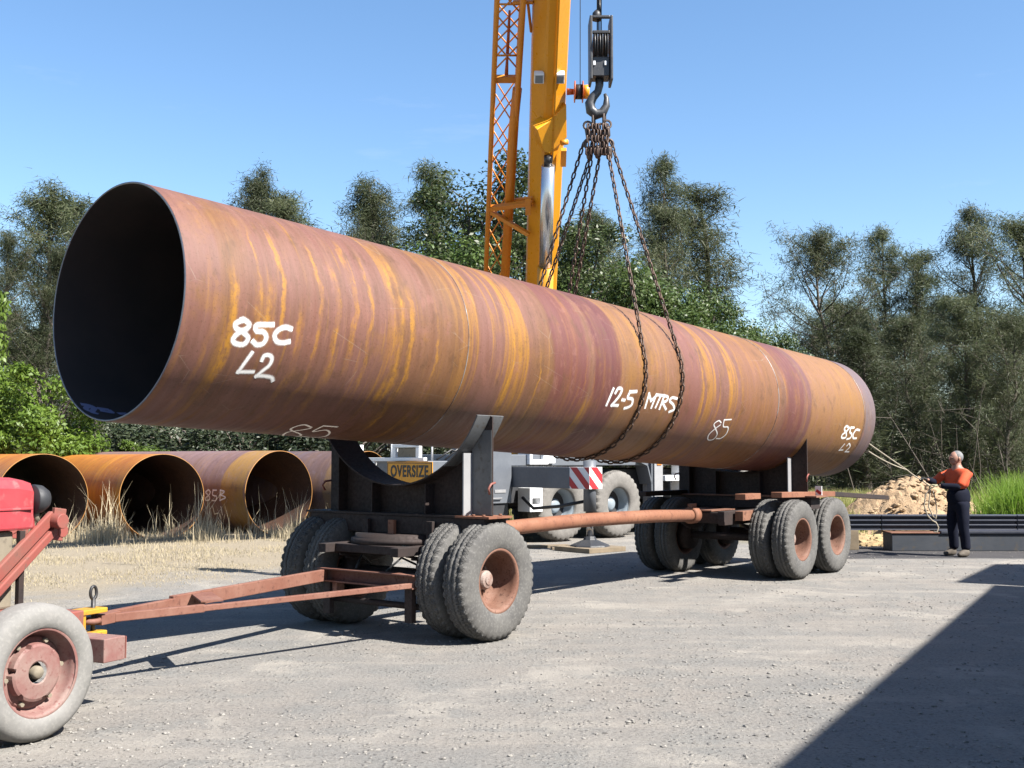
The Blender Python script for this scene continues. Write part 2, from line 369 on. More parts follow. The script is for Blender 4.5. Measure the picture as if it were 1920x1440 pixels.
# ------------------------------------------------------------------ ground
def ground_mat():
    m = NT('gravel yard'); g = m.n('ShaderNodeNewGeometry'); P = g.outputs['Position']
    sep = m.n('ShaderNodeSeparateXYZ'); m.l(P, sep.inputs[0]); X, Y = sep.outputs[0], sep.outputs[1]
    big = m.noise(P, .35, 4, .6); mid = m.noise(P, 2.2, 5, .6); fine = m.noise(P, 38, 5, .75); tiny = m.noise(P, 120, 3, .8)
    vor = m.n('ShaderNodeTexVoronoi'); vor.inputs['Scale'].default_value = 28; m.l(P, vor.inputs['Vector']); vd = vor.outputs['Distance']; vc = vor.outputs['Color']
    vs = m.n('ShaderNodeSeparateColor'); m.l(vc, vs.inputs[0])
    col = m.mix(m.mr(big, .35, .65), (.375, .36, .335), (.41, .375, .335))
    col = m.mix(m.mr(mid, .42, .68, 0, .7), col, (.325, .325, .31))
    stone = m.math('MULTIPLY', m.mr(vd, .45, .2), m.mr(vs.outputs[0], .55, .8)); stone = m.math('MULTIPLY', stone, m.mr(mid, .4, .6))
    col = m.mix(m.math('MULTIPLY', stone, .95), col, m.mix(vs.outputs[1], (.20, .19, .18), (.58, .55, .50)))
    col = m.mix(m.mr(fine, .45, .66, 0, .85), col, (.185, .175, .16)); col = m.mix(m.mr(tiny, .58, .75, 0, .5), col, (.55, .52, .47))
    c2 = m.n('ShaderNodeMapping'); c2.inputs['Rotation'].default_value = (0, 0, math.radians(-52)); c2.inputs['Scale'].default_value = (.25, 1.5, 1); m.l(P, c2.inputs[0])
    trk = m.noise(c2.outputs[0], 1.6, 5, .6, .3)                                   # wheel-worn strips along the haul line
    col = m.mix(m.mr(trk, .50, .66, 0, .45), col, (.48, .44, .385)); col = m.mix(m.mr(trk, .46, .34, 0, .3), col, (.27, .265, .255))
    pat = m.noise(P, .9, 6, .7, .4); col = m.mix(m.mr(pat, .52, .66, 0, .75), col, (.50, .465, .41)); col = m.mix(m.mr(pat, .42, .30, 0, .4), col, (.30, .295, .28))
    # dry straw side: left of the line (-5.3,12.9)-(0.4,21.8)
    wig = m.math('MULTIPLY', m.math('SUBTRACT', m.noise(P, .5, 5, .65), .5), 5.0)
    d = m.math('ADD', m.math('ADD', m.math('MULTIPLY', X, -.842), m.math('MULTIPLY', Y, .539)), wig)   # distance past the line + 11.4
    strawk = m.mr(d, 11.0, 13.2)
    lim = m.mr(X, 1.5, -1.0); strawk = m.math('MULTIPLY', strawk, lim)
    straw = m.mix(m.mr(m.noise(P, 14, 6, .7), .35, .65), (.47, .40, .29), (.38, .32, .23)); straw = m.mix(m.mr(tiny, .5, .7, 0, .5), straw, (.26, .20, .12))
    col = m.mix(m.math('MULTIPLY', strawk, m.mr(fine, .3, .55, .55, 1)), col, straw)
    far = m.mr(m.math('ADD', Y, m.math('MULTIPLY', wig, .4)), 24.5, 27.5)
    far = m.math('MAXIMUM', far, m.math('MULTIPLY', m.mr(m.math('ADD', Y, m.math('MULTIPLY', wig, .3)), 21.5, 23.5), m.mr(X, 3.5, 5.5)))
    col = m.mix(far, col, m.mix(m.mr(mid, .4, .6), (.20, .19, .075), (.27, .22, .11)))
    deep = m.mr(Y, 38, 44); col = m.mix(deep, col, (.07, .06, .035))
    dark_strip = m.math('MULTIPLY', m.math('MULTIPLY', m.mr(m.math('ADD', Y, m.math('MULTIPLY', wig, .12)), 18.7, 19.0), m.mr(Y, 22.2, 21.4)), m.mr(X, 4.6, 5.2))
    col = m.mix(m.math('MULTIPLY', dark_strip, .88), col, (.075, .072, .078))           # dark strip of ground beside the stacked steel
    hgt = m.math('ADD', m.math('MULTIPLY', fine, .5), m.math('ADD', m.math('MULTIPLY', stone, .5), m.math('MULTIPLY', tiny, .25)))
    b1 = m.bump(mid, .5, .07); b = m.bump(hgt, .9, .03, b1)
    return m.done(col, .95, 0, b, .15, k=.50)
M_ground = ground_mat()
def ground_h(x, y):
    return 0.0
gx = [-700, -200, -80] + list(np.linspace(-40, 40, 9)) + [80, 200, 700]; gy = [-300, -60] + list(np.linspace(-20, 80, 11)) + [200, 900]
gv = [(x, y, 0) for y in gy for x in gx]; nx = len(gx)
gm = MB().add(gv, [(j*nx+i, j*nx+i+1, (j+1)*nx+i+1, (j+1)*nx+i) for j in range(len(gy)-1) for i in range(nx-1)])
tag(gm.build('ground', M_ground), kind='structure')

# scattered gravel stones
def stones(n, sampler, smin, smax, mat, name):
    phi = (1 + 5 ** .5) / 2
    iv = np.array([(-1,phi,0),(1,phi,0),(-1,-phi,0),(1,-phi,0),(0,-1,phi),(0,1,phi),(0,-1,-phi),(0,1,-phi),(phi,0,-1),(phi,0,1),(-phi,0,-1),(-phi,0,1)]) / 1.9
    fi = np.array([(0,11,5),(0,5,1),(0,1,7),(0,7,10),(0,10,11),(1,5,9),(5,11,4),(11,10,2),(10,7,6),(7,1,8),(3,9,4),(3,4,2),(3,2,6),(3,6,8),(3,8,9),(4,9,5),(2,4,11),(6,2,10),(8,6,7),(9,8,1)])
    out = []
    for _ in range(n):
        x, y, z = sampler(); s = smin + (smax - smin) * RNG.random() ** 3
        sc = s * np.array([RNG.uniform(.7, 1.3), RNG.uniform(.7, 1.3), RNG.uniform(.4, .75)])
        a = RNG.uniform(0, 6.28); R = np.array([[math.cos(a), -math.sin(a), 0], [math.sin(a), math.cos(a), 0], [0, 0, 1]])
        q = (iv * RNG.uniform(.75, 1.2, (12, 1)) * sc) @ R.T + np.array([x, y, z + s * .12]); out.append(q[fi].reshape(-1, 3))
    return np_mesh(name, np.concatenate(out), 3, mat)
def gsamp():
    while True:
        d = 4.8 + 16 * RNG.random() ** 1.3; x = RNG.uniform(-.48, .48) * d
        if -.842 * x + .539 * d < 11.6 and math.sin(x * 1.3 + d * .7) + math.sin(d * 1.9 - x * .8) + RNG.normal() * .9 > -.2: return x, d, 0.0
M_stone = NT('gravel stone'); _g = M_stone.n('ShaderNodeNewGeometry'); _r = _g.outputs['Random Per Island']
M_stone = M_stone.done(M_stone.mix(_r, (.17, .16, .15), (.40, .38, .345)), .9, 0, None, .2)
tag(stones(11000, gsamp, .004, .020, M_stone, 'gravel_stones'), kind='stuff')

# ------------------------------------------------------------------ the lifted pipe
PIPE_L, PIPE_R = 12.5, 0.934
PC = Vector((-3.065, 8.717, 1.214 + CAMH)); PYAW, PTILT = .6965, -.0449
PA = Vector((math.sin(PYAW) * math.cos(PTILT), math.cos(PYAW) * math.cos(PTILT), math.sin(PTILT)))
PE = PA.cross(Vector((0, 0, 1))).normalized(); PG = PE.cross(PA).normalized()      # PE points to the near side, PG up
def on_pipe(px, py, C=PC, A=PA, R=PIPE_R, inner=False):
    o = Vector((0, 0, CAMH)) - C; d = ray(px, py).normalized()
    o2 = o - A * o.dot(A); d2 = d - A * d.dot(A)
    a, b, c = d2.dot(d2), 2 * o2.dot(d2), o2.dot(o2) - R * R; D = max(b * b - 4 * a * c, 0.0)
    t = (-b + (1 if inner else -1) * math.sqrt(D)) / (2 * a); P = Vector((0, 0, CAMH)) + d * t
    s = (P - C).dot(A); n = (P - C - A * s).normalized()
    return P, s, n
def near_sv(px, py):                                                              # metres along / round the lifted pipe for a point of its near flank
    P, s_, n = on_pipe(px, py); return s_, math.atan2(n.dot(PE), n.dot(PG)) % (2*math.pi) * PIPE_R
def hoop(px, py, hwid, y0, y1, f=.9):
    s_, v = near_sv(px, py); lo, hi = 0.0, math.pi*PIPE_R
    def v_of(y):                                                                  # angle at which the hoop s_ reaches image row y
        best = min(np.linspace(.2, 2.9, 80), key=lambda a: abs(row(s_, a) - y)); return best*PIPE_R
    return (s_, hwid, v_of(y0), v_of(y1), f)
def row(s_, a):
    P = PC + PA*s_ + (PE*math.sin(a) + PG*math.cos(a))*PIPE_R - Vector((0, 0, CAMH)); c, q = math.cos(PITCH), math.sin(PITCH)
    return 720 - FPX * (-P.y*q + P.z*c) / (P.y*c + P.z*q)
HOOPS = [hoop(402, 520, .022, 470, 770), hoop(436, 580, .035, 480, 740, .8), hoop(497, 560, .085, 500, 640, .95), hoop(478, 470, .010, 425, 560), hoop(532, 540, .022, 430, 640), hoop(600, 560, .02, 450, 770, .7),
    hoop(628, 620, .03, 480, 770, .75), hoop(664, 570, .03, 450, 700, .8), hoop(696, 580, .02, 460, 720, .7), hoop(748, 590, .060, 470, 770, 1.0), hoop(774, 610, .028, 540, 800, .9), hoop(560, 640, .03, 560, 790, .6),
    hoop(820, 650, .014, 560, 760, .6), hoop(964, 650, .014, 580, 780, .9), hoop(1012, 700, .012, 640, 800, .8), hoop(1082, 700, .012, 640, 800, .7), hoop(1100, 710, .012, 660, 800, .9), hoop(1118, 715, .014, 640, 800, .9), hoop(1137, 700, .014, 620, 790, .9),
    hoop(1075, 760, .02, 690, 810, .7), hoop(1320, 720, .02, 640, 800, .7), hoop(1390, 700, .02, 620, 790, .7), hoop(1372, 740, .02, 680, 800, .6), hoop(930, 760, .012, 700, 800, .7)]
M_pipe = rust_pipe('mill scale pipe steel', (.200, .090, .066), (.190, .088, .036), (.365, .168, .015), PIPE_L,
    bands=((4.35, 4.95, (.150, .047, .043), .85), (5.05, 5.55, (.125, .038, .036), .9), (5.55, 6.8, (.255, .125, .05), .5), (8.2, 9.3, (.255, .11, .03), .5),
           (9.45, 10.0, (.145, .047, .042), .9), (10.12, 10.24, (.16, .07, .07), .7), (10.25, 12.05, (.31, .155, .05), .72), (6.85, 7.2, (.20, .073, .06), .5)),
    endbands=((12.12, 12.6, (.155, .118, .128), .85), (.0, .30, (.20, .09, .078), .45)), amount=.4, hoops=HOOPS, kk=.63)
def shell(name, L, R, t, mat, matin, matedge, parent, nseg=160, ns=26, th0=-2.2):
    """Open cylinder along local X, uv = (metres along, metres round), seam on the far side."""
    me = bpy.data.meshes.new(name); vs, fs, uv, mi = [], [], [], []
    S = np.linspace(0, L, ns)
    for ri, r in enumerate((R, R - t)):
        for s in S:
            for j in range(nseg):
                a = 2 * math.pi * j / nseg; vs.append((s, -r * math.sin(a), r * math.cos(a)))
    nb = ns * nseg
    def vv(a): return (a - math.pi) * R
    for ri in (0, 1):
        for i in range(ns - 1):
            for j in range(nseg):
                j2 = (j + 1) % nseg; q = [ri*nb+i*nseg+j, ri*nb+i*nseg+j2, ri*nb+(i+1)*nseg+j2, ri*nb+(i+1)*nseg+j]
                a0, a1 = 2*math.pi*j/nseg, 2*math.pi*(j+1)/nseg
                u = [(S[i], a0*R), (S[i], a1*R), (S[i+1], a1*R), (S[i+1], a0*R)]
                if ri == 0: q.reverse(); u.reverse()
                fs.append(q); uv += u; mi.append(ri)
    me.from_pydata(vs, [], fs); me.polygons.foreach_set('use_smooth', [True] * len(fs)); me.polygons.foreach_set('material_index', mi)
    lay = me.uv_layers.new(name='UVMap'); lay.data.foreach_set('uv', np.array(uv, dtype=np.float32).ravel())
    me.materials.append(mat); me.materials.append(matin); me.update()
    o = bpy.data.objects.new(name, me); COL.objects.link(o); o.parent = parent
    for s, sg in ((0, -1), (L, 1)):
        e = MB(); prof = [(R - t, s), (R - t, s + sg * .004), (R - t * .35, s + sg * .006), (R, s - sg * .004)]
        n = nseg; vs = []
        for j in range(n):
            a = 2 * math.pi * j / n
            for r, x in prof: vs.append((x, -r * math.sin(a), r * math.cos(a)))
        e.add(vs, [(j*4+i, j*4+i+1, ((j+1)%n)*4+i+1, ((j+1)%n)*4+i) for j in range(n) for i in range(3)], True)
        e.build('pipe_end', matedge, parent)
    return o
def pipe_root(name, label, C, A, group=None):
    r = thing(name, label, 'steel pipe', C, 0, group); r.rotation_mode = 'QUATERNION'
    e = A.cross(Vector((0, 0, 1))).normalized(); g = e.cross(A).normalized()
    r.rotation_quaternion = Matrix((A, -e, g)).transposed().to_quaternion()   # local x = axis, local y = far side, z = up
    return r
big = pipe_root('steel_pipe', 'long rust-streaked steel pipe slung from the crane over the jinker trailer, open end towards us', PC, PA)
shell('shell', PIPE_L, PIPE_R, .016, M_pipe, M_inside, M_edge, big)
inv = Matrix((PA, -PE, PG))                                                     # world -> local rotation
def tl(P): return inv @ (Vector(P) - PC)
def ring(s, r, mat, name='weld_seam', R=PIPE_R):
    m = MB(); m.tube([(s, -R * math.sin(a), R * math.cos(a)) for a in np.linspace(0, 2 * math.pi, 120, endpoint=False)], r, 6, closed=True)
    return m.build(name, mat, big)
def strokes(name, lst, o0, sc, width, mat, parent, C=PC, A=PA, R=PIPE_R, invm=None, inner=False, lift=.0012, label=None):
    vs, fs, uv = [], [], []; h = lift
    for st in lst:
        p = np.array(st, float) / sc + np.array(o0)
        if len(p) > 2:                                                          # Catmull-Rom
            q = np.vstack([2*p[0]-p[1], p, 2*p[-1]-p[-2]]); out = []
            for i in range(1, len(q) - 2):
                for t in np.linspace(0, 1, 7, endpoint=False):
                    a, b, c, d = q[i-1], q[i], q[i+1], q[i+2]
                    out.append(.5*((2*b)+(c-a)*t+(2*a-5*b+4*c-d)*t*t+(3*b-a-3*c+d)*t**3))
            p = np.array(out + [p[-1]])
        else: p = np.array([p[0] + (p[-1] - p[0]) * t for t in np.linspace(0, 1, 7)])
        W = [on_pipe(x, y, C, A, R, inner) for x, y in p]; k = len(W); base = len(vs)
        for i in range(k):
            P, s, n = W[i]; d = (W[min(i+1, k-1)][0] - W[max(i-1, 0)][0]).normalized(); sd = n.cross(d).normalized()
            if i == 0: P = P - d * width * .35
            if i == k - 1: P = P + d * width * .35
            h += .000004
            for sg in (-1, 0, 1):
                Q = P + sd * (sg * width / 2); s2 = (Q - C).dot(A); rad = (Q - C - A * s2)
                Q = C + A * s2 + rad.normalized() * (R + (-h if inner else h)); vs.append(invm @ (Q - C)); uv.append((i, sg))
        for i in range(k - 1):
            for c in (0, 1): fs.append((base+i*3+c, base+(i+1)*3+c, base+(i+1)*3+c+1, base+i*3+c+1))
    me = bpy.data.meshes.new(name); me.from_pydata([tuple(v) for v in vs], [], fs)
    lay = me.uv_layers.new(name='UVMap')
    for l in me.loops: lay.data[l.index].uv = uv[l.vertex_index]
    me.materials.append(mat); me.polygons.foreach_set('use_smooth', [True] * len(fs))
    o = bpy.data.objects.new(name, me); COL.objects.link(o); o.parent = parent
    if label: o['label'] = label
    return o
Z4, Z5, ZF = ((400, 560), 5.142), ((1120, 680), 6.857), ((1540, 760), 7.2)
e8 = [(280,205),(215,240),(225,290),(290,325),(335,380),(290,440),(210,430),(190,390),(240,330),(320,290),(345,245),(300,205),(275,205)]
strokes('painted_marking', [e8, [(570,250),(420,255),(415,310),(480,320),(510,370),(480,430),(420,445),(385,415)], [(745,290),(690,275),(630,300),(590,350),(610,410),(670,425),(725,415)]], *Z4, .060, M_spray, big, invm=inv, label='white sprayed 85C near the open end')
strokes('painted_marking', [[(370,525),(315,600),(240,705)], [(240,705),(380,705)], [(470,590),(490,550),(540,545),(565,580),(540,640),(480,690),(415,745)], [(415,745),(490,745),(560,760),(572,785)]], *Z4, .052, M_spray, big, invm=inv, label='white sprayed L2 near the open end')
strokes('painted_marking', [[(945,1240),(880,1215),(800,1230),(745,1262),(830,1300),(840,1320),(740,1332),(670,1322),(720,1285),(850,1265),(935,1250)], [(1195,1235),(1060,1225)], [(1060,1225),(960,1280),(1080,1265),(1120,1290),(1080,1325),(960,1337),(860,1325)]], *Z4, .020, M_chalk, big, invm=inv, label='thin white 85 low on the near end')
strokes('painted_marking', [[(205,340),(120,540)], [(235,385),(270,330),(315,345),(280,430),(185,545)], [(185,545),(260,550)], [(322,478),(348,481)], [(500,370),(420,375)], [(420,375),(390,450),(450,470),(440,540),(390,575),(350,585)]], *Z5, .054, M_spray, big, invm=inv, label='white sprayed 12.5 amid the chains')
strokes('painted_marking', [[(615,575),(665,400)], [(665,400),(690,490)], [(690,490),(760,420)], [(755,420),(695,575)], [(760,412),(855,425)], [(815,425),(750,570)], [(800,590),(860,425)], [(860,425),(905,440),(890,490),(835,510)], [(835,510),(880,595)], [(1020,460),(960,450),(930,490),(975,540),(985,600),(925,630)]], *Z5, .048, M_spray, big, invm=inv, label='white sprayed MTRS amid the chains')
strokes('painted_marking', [[(1590,770),(1560,745),(1500,790),(1520,850),(1540,920),(1490,985),(1425,990),(1430,930),(1500,860),(1580,800)], [(1720,730),(1630,735)], [(1630,735),(1620,820),(1680,830),(1660,910),(1590,970),(1530,975)]], *Z5, .027, M_spray, big, invm=inv, label='thin white 85 low on the far half')
strokes('painted_marking', [[(375,305),(340,280),(310,320),(335,370),(330,430),(280,440),(280,400),(340,350),(372,312)], [(440,300),(400,300)], [(400,300),(385,360),(410,390),(390,440),(345,455)], [(515,335),(470,330),(430,390),(430,440),(470,445)]], *ZF, .05, M_spray, big, invm=inv, label='white sprayed 85C near the far end')
strokes('painted_marking', [[(310,525),(240,605)], [(240,605),(290,602)], [(345,545),(375,515),(385,560),(320,625)], [(320,625),(370,627)]], *ZF, .036, M_spray, big, invm=inv, label='white sprayed L2 near the far end')
ZI = ((120, 720), 3.692)
strokes('painted_marking', [[(128,142),(175,150),(205,165),(190,190),(150,170),(180,152)], [(215,165),(195,195),(225,205)], [(245,170),(300,178)], [(262,186),(330,198),(315,184)], [(385,206),(425,206)]], *ZI, .045, M_shadepaint, big, R=PIPE_R - .016, invm=inv, inner=True, label='white sprayed marks inside the open end')
s_w1 = on_pipe(877, 600)[1]; s_w2 = on_pipe(1452, 700)[1]; s_w3 = on_pipe(1615, 740)[1]
M_weld = paint('pale weld bead', (.42, .39, .38), (.17, .10, .08), 2.2, .5, .3, lo=.42, hi=.58)
ring(s_w1, .0055, M_weld); ring(s_w2, .007, M_weld); ring(s_w3, .005, M_weld)
S_R1 = on_pipe(1208, 690)[1]; S_R2 = on_pipe(1277, 720)[1]

# ------------------------------------------------------------------ stacked pipes in the grass
def small_pipe(px, ybot, R, yaw_deg, L, mat, label, sink=.06, group='stored pipes in the long grass'):
    p = gnd(px, ybot); a = math.radians(yaw_deg); A = Vector((math.sin(a), math.cos(a), 0))
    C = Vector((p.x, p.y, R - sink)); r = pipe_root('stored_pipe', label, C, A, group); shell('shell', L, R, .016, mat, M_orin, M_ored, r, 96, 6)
    return r, C, A
M_ored = paint('orange cut edge', (.55, .26, .06), (.45, .2, .05), 6, .7)
small_pipe(78, 1014, .90, -38, 7.5, M_orpipe, 'bright orange rusted pipe lying furthest left, half hidden by the red tractor')
small_pipe(303, 1008, .90, -36, 8.0, M_orpipe, 'bright orange rusted pipe lying in dry grass just left of the mauve pipe')
p3, C3, A3 = small_pipe(523, 999, .94, -50, 8.0, M_mvpipe, 'mauve stored pipe with an orange end band lying left of the trailer')
inv3 = Matrix((A3, -A3.cross(Vector((0,0,1))).normalized(), Vector((0,0,1))))
strokes('painted_marking', [[(1012,745),(1000,733),(982,750),(1004,775),(1008,798),(985,806),(980,790),(1004,768),(1013,748)], [(1055,735),(1032,735)], [(1032,735),(1030,768),(1056,778),(1050,806),(1025,806)], [(1082,735),(1080,806)], [(1082,735),(1110,745),(1085,768)], [(1085,768),(1118,785),(1080,806)]], *ZI, .05, M_spray, p3, C3, A3, .94, inv3, label='white sprayed 85B')
strokes('painted_marking', [[(1030,850),(1042,900)], [(1042,900),(1068,893)], [(1086,850),(1097,905)]], *ZI, .04, M_spray, p3, C3, A3, .94, inv3, label='white sprayed L1')
M_mvpipe2 = rust_pipe('mauve grey pipe steel', (.16, .115, .13), (.17, .10, .08), (.30, .17, .05), 8, bands=((.02, .55, (.30, .18, .06), .6),), amount=.15)
small_pipe(690, 992, .94, -60, 8.0, M_mvpipe2, 'mauve grey stored pipe hidden behind the trailer, seen right of the mauve pipe mouth')

# ------------------------------------------------------------------ wheels
def tyre_mb(R, wd, rb, n=120, lug=.014, groove=True):
    hw = wd / 2
    half = [(rb, -hw*.78), (rb+.03, -hw*.93), (rb+(R-rb)*.35, -hw*1.02), (rb+(R-rb)*.62, -hw), (R-.055, -hw*.93), (R-.018, -hw*.80)]
    mid = [(R-.004, -hw*.52), (R-.016, -hw*.46), (R-.016, -hw*.40), (R, -hw*.34), (R, -hw*.08), (R-.016, -hw*.04)] if groove else [(R, -hw*.5), (R, -hw*.1)]
    prof = half + mid; prof = prof + [(r, -y) for r, y in reversed(prof)]; k = len(prof)
    def fn(i, j, r, y):
        ii = min(i, k - 1 - i)
        if lug and ii in (4, 5, 6) and (j % 3) == 0: r -= lug * (1.5 if ii == 5 else .8)
        if groove and 6 <= ii <= 11: y += .0035 * (1 if j % 2 else -1)
        if groove and ii in (9, 10) and j % 4 == 0: r -= .006
        return r, y
    return MB().lathe(prof, n, fn=fn, closed=True)
def dish_wheel(parent, loc, rz=0.0, R=.54, wd=.27, tm=None, first=[None]):
    """rim is the part; tyre and hub are its sub-parts.  Outer side faces local -Y."""
    if first[0] is None:
        rim = MB()
        rim.lathe([(.275, -.112), (.298, -.118), (.298, -.104), (.272, -.10)], 48)
        rim.lathe([(.275, -.112), (.262, -.105), (.255, -.06), (.248, .06), (.225, .115), (.16, .125), (.09, .125)], 48)
        rim.lathe([(.09, .13), (.16, .13), (.235, .125), (.27, .10), (.29, .112)], 48)
        ro = rim.build('wheel', M_rim, parent)
        tyre_mb(R, wd, .275).build('tyre', tm or M_tyre, ro)
        h = MB(); h.lathe([(.13, .122), (.13, .105), (.088, .10), (.085, .035), (.072, .018), (.05, .012), (.0, .012)], 28, smooth=False); h.lathe([(.045, .013), (.042, .004), (.0, .002)], 16, smooth=False)
        for a in range(10):
            t = 2 * math.pi * a / 10; h.cyl((.112*math.cos(t), .105, .112*math.sin(t)), (.112*math.cos(t), .08, .112*math.sin(t)), .012, 6)
        h.build('hub', M_hub, ro); first[0] = ro
    else: ro = copy_tree(first[0], parent)
    ro.location = loc; ro.rotation_euler = (0, random.uniform(0, 6), rz); ro.rotation_mode = 'XYZ'
    return ro
M_hub = paint('worn pale hub', (.32, .20, .16), (.42, .33, .29), 14, .6, c3=(.20, .09, .06), lo=.4, hi=.6)

# ------------------------------------------------------------------ pipe jinker trailer
TR = thing('jinker_trailer', 'rusty two-part pole trailer with curved saddles standing under the lifted pipe', 'trailer', (-1.05, 11.06, 0), math.atan2(.79, .613))
def axle(u):
    MB().cyl((u, -.93, .54), (u, .93, .54), .055, 16).build('axle', M_rustshade, TR)
    for vy in (-1.07, -.735): dish_wheel(TR, (u, vy, .54), 0 if vy < -1 else math.pi)
    for vy in (1.07, .735): dish_wheel(TR, (u, vy, .54), math.pi if vy > 1 else 0)
    for sg in (-1, 1):                                                          # leaf springs and brake drums
        s = MB()
        for q in range(5):
            hl = .46 - .075 * q; zz = .70 - .016 * q
            s.tube([(u-hl, sg*.47, zz+.055*(hl/.46)**2), (u-hl*.5, sg*.47, zz+.013), (u, sg*.47, zz), (u+hl*.5, sg*.47, zz+.013), (u+hl, sg*.47, zz+.055*(hl/.46)**2)], .014, 6)
        s.build('leaf_spring', M_rustshade, TR)
        d = MB(); d.lathe([(.0, -.07), (.2, -.07), (.21, .07), (.0, .07)], 28, Matrix.Translation((u, sg*.58, .54))); d.build('brake_drum', M_rustshade, TR)
axle(0.0); axle(6.65); axle(7.87)
def saddle(u, off, zc, Rc, ztop, m_web, m_post, base=1.12):
    """bolster web with a round cut-out, a cradle plate lining it, and stiffeners."""
    hw = 1.12; a1 = math.acos(max(-1, min(1, (zc - ztop) / Rc)))
    n = 28; arc = [(Rc * math.sin(t), zc - Rc * math.cos(t)) for t in np.linspace(-a1, a1, n)]
    hw = arc[-1][0] + .022; poly = [(-hw, base)] + [(-hw, ztop - .012)] + arc + [(hw, ztop - .012), (hw, base)]; poly = [(a + off, b) for a, b in poly]
    web = MB(); k = len(poly)                                                    # quads strip so the concave outline triangulates cleanly
    t0, t1 = u - .008, u + .008
    vs = [(t0, *p) for p in poly] + [(t1, *p) for p in poly] + [(t0, p[0], base) for p in poly] + [(t1, p[0], base) for p in poly]
    fs = []
    for i in range(k - 1):
        fs += [(i, i+1, 2*k+i+1, 2*k+i), (k+i+1, k+i, 3*k+i, 3*k+i+1), (i+1, i, k+i, k+i+1)]
    web.add(vs, fs); web.build('saddle_web', m_web, TR)
    for ta, tb_, cm in ((-a1, -a1*.52, m_post), (-a1*.519, a1, M_rustshade)):  # one cradle in two colours; the dark part carries the pipe's shade
        c = MB(); w0, w1, r0, r1 = -.19, .19, Rc, Rc - .014
        vs = []
        for t in np.linspace(ta, tb_, n):
            for r in (r0, r1):
                for x in (w0, w1): vs.append((u + x, off + r * math.sin(t), zc - r * math.cos(t)))
        fs = []
        for i in range(n - 1):
            b, e = i*4, (i+1)*4; fs += [(b, e, e+1, b+1), (b+2, b+3, e+3, e+2), (b, b+2, e+2, e), (b+1, e+1, e+3, b+3)]
        fs += [(0, 1, 3, 2), ((n-1)*4, (n-1)*4+2, (n-1)*4+3, (n-1)*4+1)]; c.add(vs, fs)
        c.build('saddle_cradle', cm, TR)
    for vy in (-(hw - .24), -.35, .35, hw - .24):
        zt = zc - math.sqrt(max(Rc*Rc - vy*vy, 0)) - .03 if abs(vy) < Rc else ztop - .2
        zt = min(zt, ztop - .30)
        vo = vy + off; s = MB().box(u - .135, u - .012, vo - .007, vo + .007, base + .002, zt); s.box(u + .012, u + .135, vo - .007, vo + .007, base + .002, zt)
        s.build('stiffener', M_lightsteel if vy < -.5 else m_web, TR)
    for sg in (-1, 1):                                                           # small grab hook on the post edge
        MB().tube([(u + .02, off+sg*(hw+.01), base+.30), (u - .06, off+sg*(hw+.03), base+.29), (u - .10, off+sg*(hw+.03), base+.25), (u - .07, off+sg*(hw+.02), base+.20)], .011, 8).build('lashing_hook', M_redrust, TR)
saddle(0.0, -.05, 2.53, 1.15, 2.03, M_rustshade, M_greysteel)
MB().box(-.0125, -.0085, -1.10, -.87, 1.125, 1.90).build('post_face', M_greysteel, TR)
saddle(7.20, 0.0, 2.63, 1.20, 1.98, M_rustshade, M_rust)
# bolster decks, turntable and hanging irons
MB().box(-.17, .17, -1.20, -.80, 1.10, 1.119).build('deck_plate', M_pole, TR)
MB().box(-.17, .17, -.798, 1.20, 1.10, 1.119).build('deck_plate', M_rustshade, TR)  # rest of the same plate, with shade put into its dark colour
MB().box(-.16, .16, -1.14, 1.14, .93, 1.098).build('bolster_beam', M_rustshade, TR, .006)
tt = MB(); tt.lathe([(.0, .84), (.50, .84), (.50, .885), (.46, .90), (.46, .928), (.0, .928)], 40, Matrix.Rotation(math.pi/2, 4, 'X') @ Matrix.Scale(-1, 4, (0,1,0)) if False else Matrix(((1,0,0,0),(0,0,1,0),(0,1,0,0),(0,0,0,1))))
tt.build('turntable', M_rustshade, TR)
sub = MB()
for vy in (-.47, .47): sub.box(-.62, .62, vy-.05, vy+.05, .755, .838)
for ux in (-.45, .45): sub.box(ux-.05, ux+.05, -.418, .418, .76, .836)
sub.build('turntable_frame', M_rustshade, TR, .005)
for vy, zz in ((-.03, .80), (.31, .86), (-.52, .84)): MB().box(-.212, -.172, vy-.04, vy+.035, zz, 1.06).build('hanging_bracket', M_pole if vy == -.03 else M_rustshade, TR, .004)
# drawbar
H = Vector((-3.50, -.30, .50))
x1 = MB(); x1.box(-.47, -.455, -.64, .60, .475, .60); x1.box(-.56, -.4705, -.64, .60, .475, .488); x1.box(-.56, -.4705, -.64, .60, .588, .60); x1.build('drawbar_crossmember', M_rustpink, TR)
lb = MB(); lb.bar((-.50, .54, .53), (-2.62, .02, .512), .05, .11); lb.bar((-2.60, .02, .512), (-3.32, -.20, .505), .05, .07); lb.build('drawbar_rail', M_rustpink, TR, .006)
rb_ = MB(); rb_.bar((-.50, -.60, .505), (-2.62, -.36, .50), .05, .045); rb_.bar((-2.60, -.36, .50), (-3.32, -.28, .50), .05, .06); rb_.build('drawbar_rail', M_rustpink, TR, .005)
MB().bar((-2.30, .07, .555), (-2.52, -.36, .545), .17, .012).build('drawbar_gusset', M_rustpink, TR)
eye = MB(); eye.bar((-3.28, -.24, .505), (-3.46, -.285, .50), .10, .075); eye.tube([(-3.52 + .06*math.cos(t), -.30 + .06*math.sin(t), .50) for t in np.linspace(0, 2*math.pi, 20, endpoint=False)], .02, 8, closed=True)
eye.build('towing_eye', M_rustpink, TR, .004)
for vy in (-.56, .50): MB().box(-.53, -.47, vy-.045, vy+.045, .17, .47).build('stand_leg', M_rustshade, TR, .004)
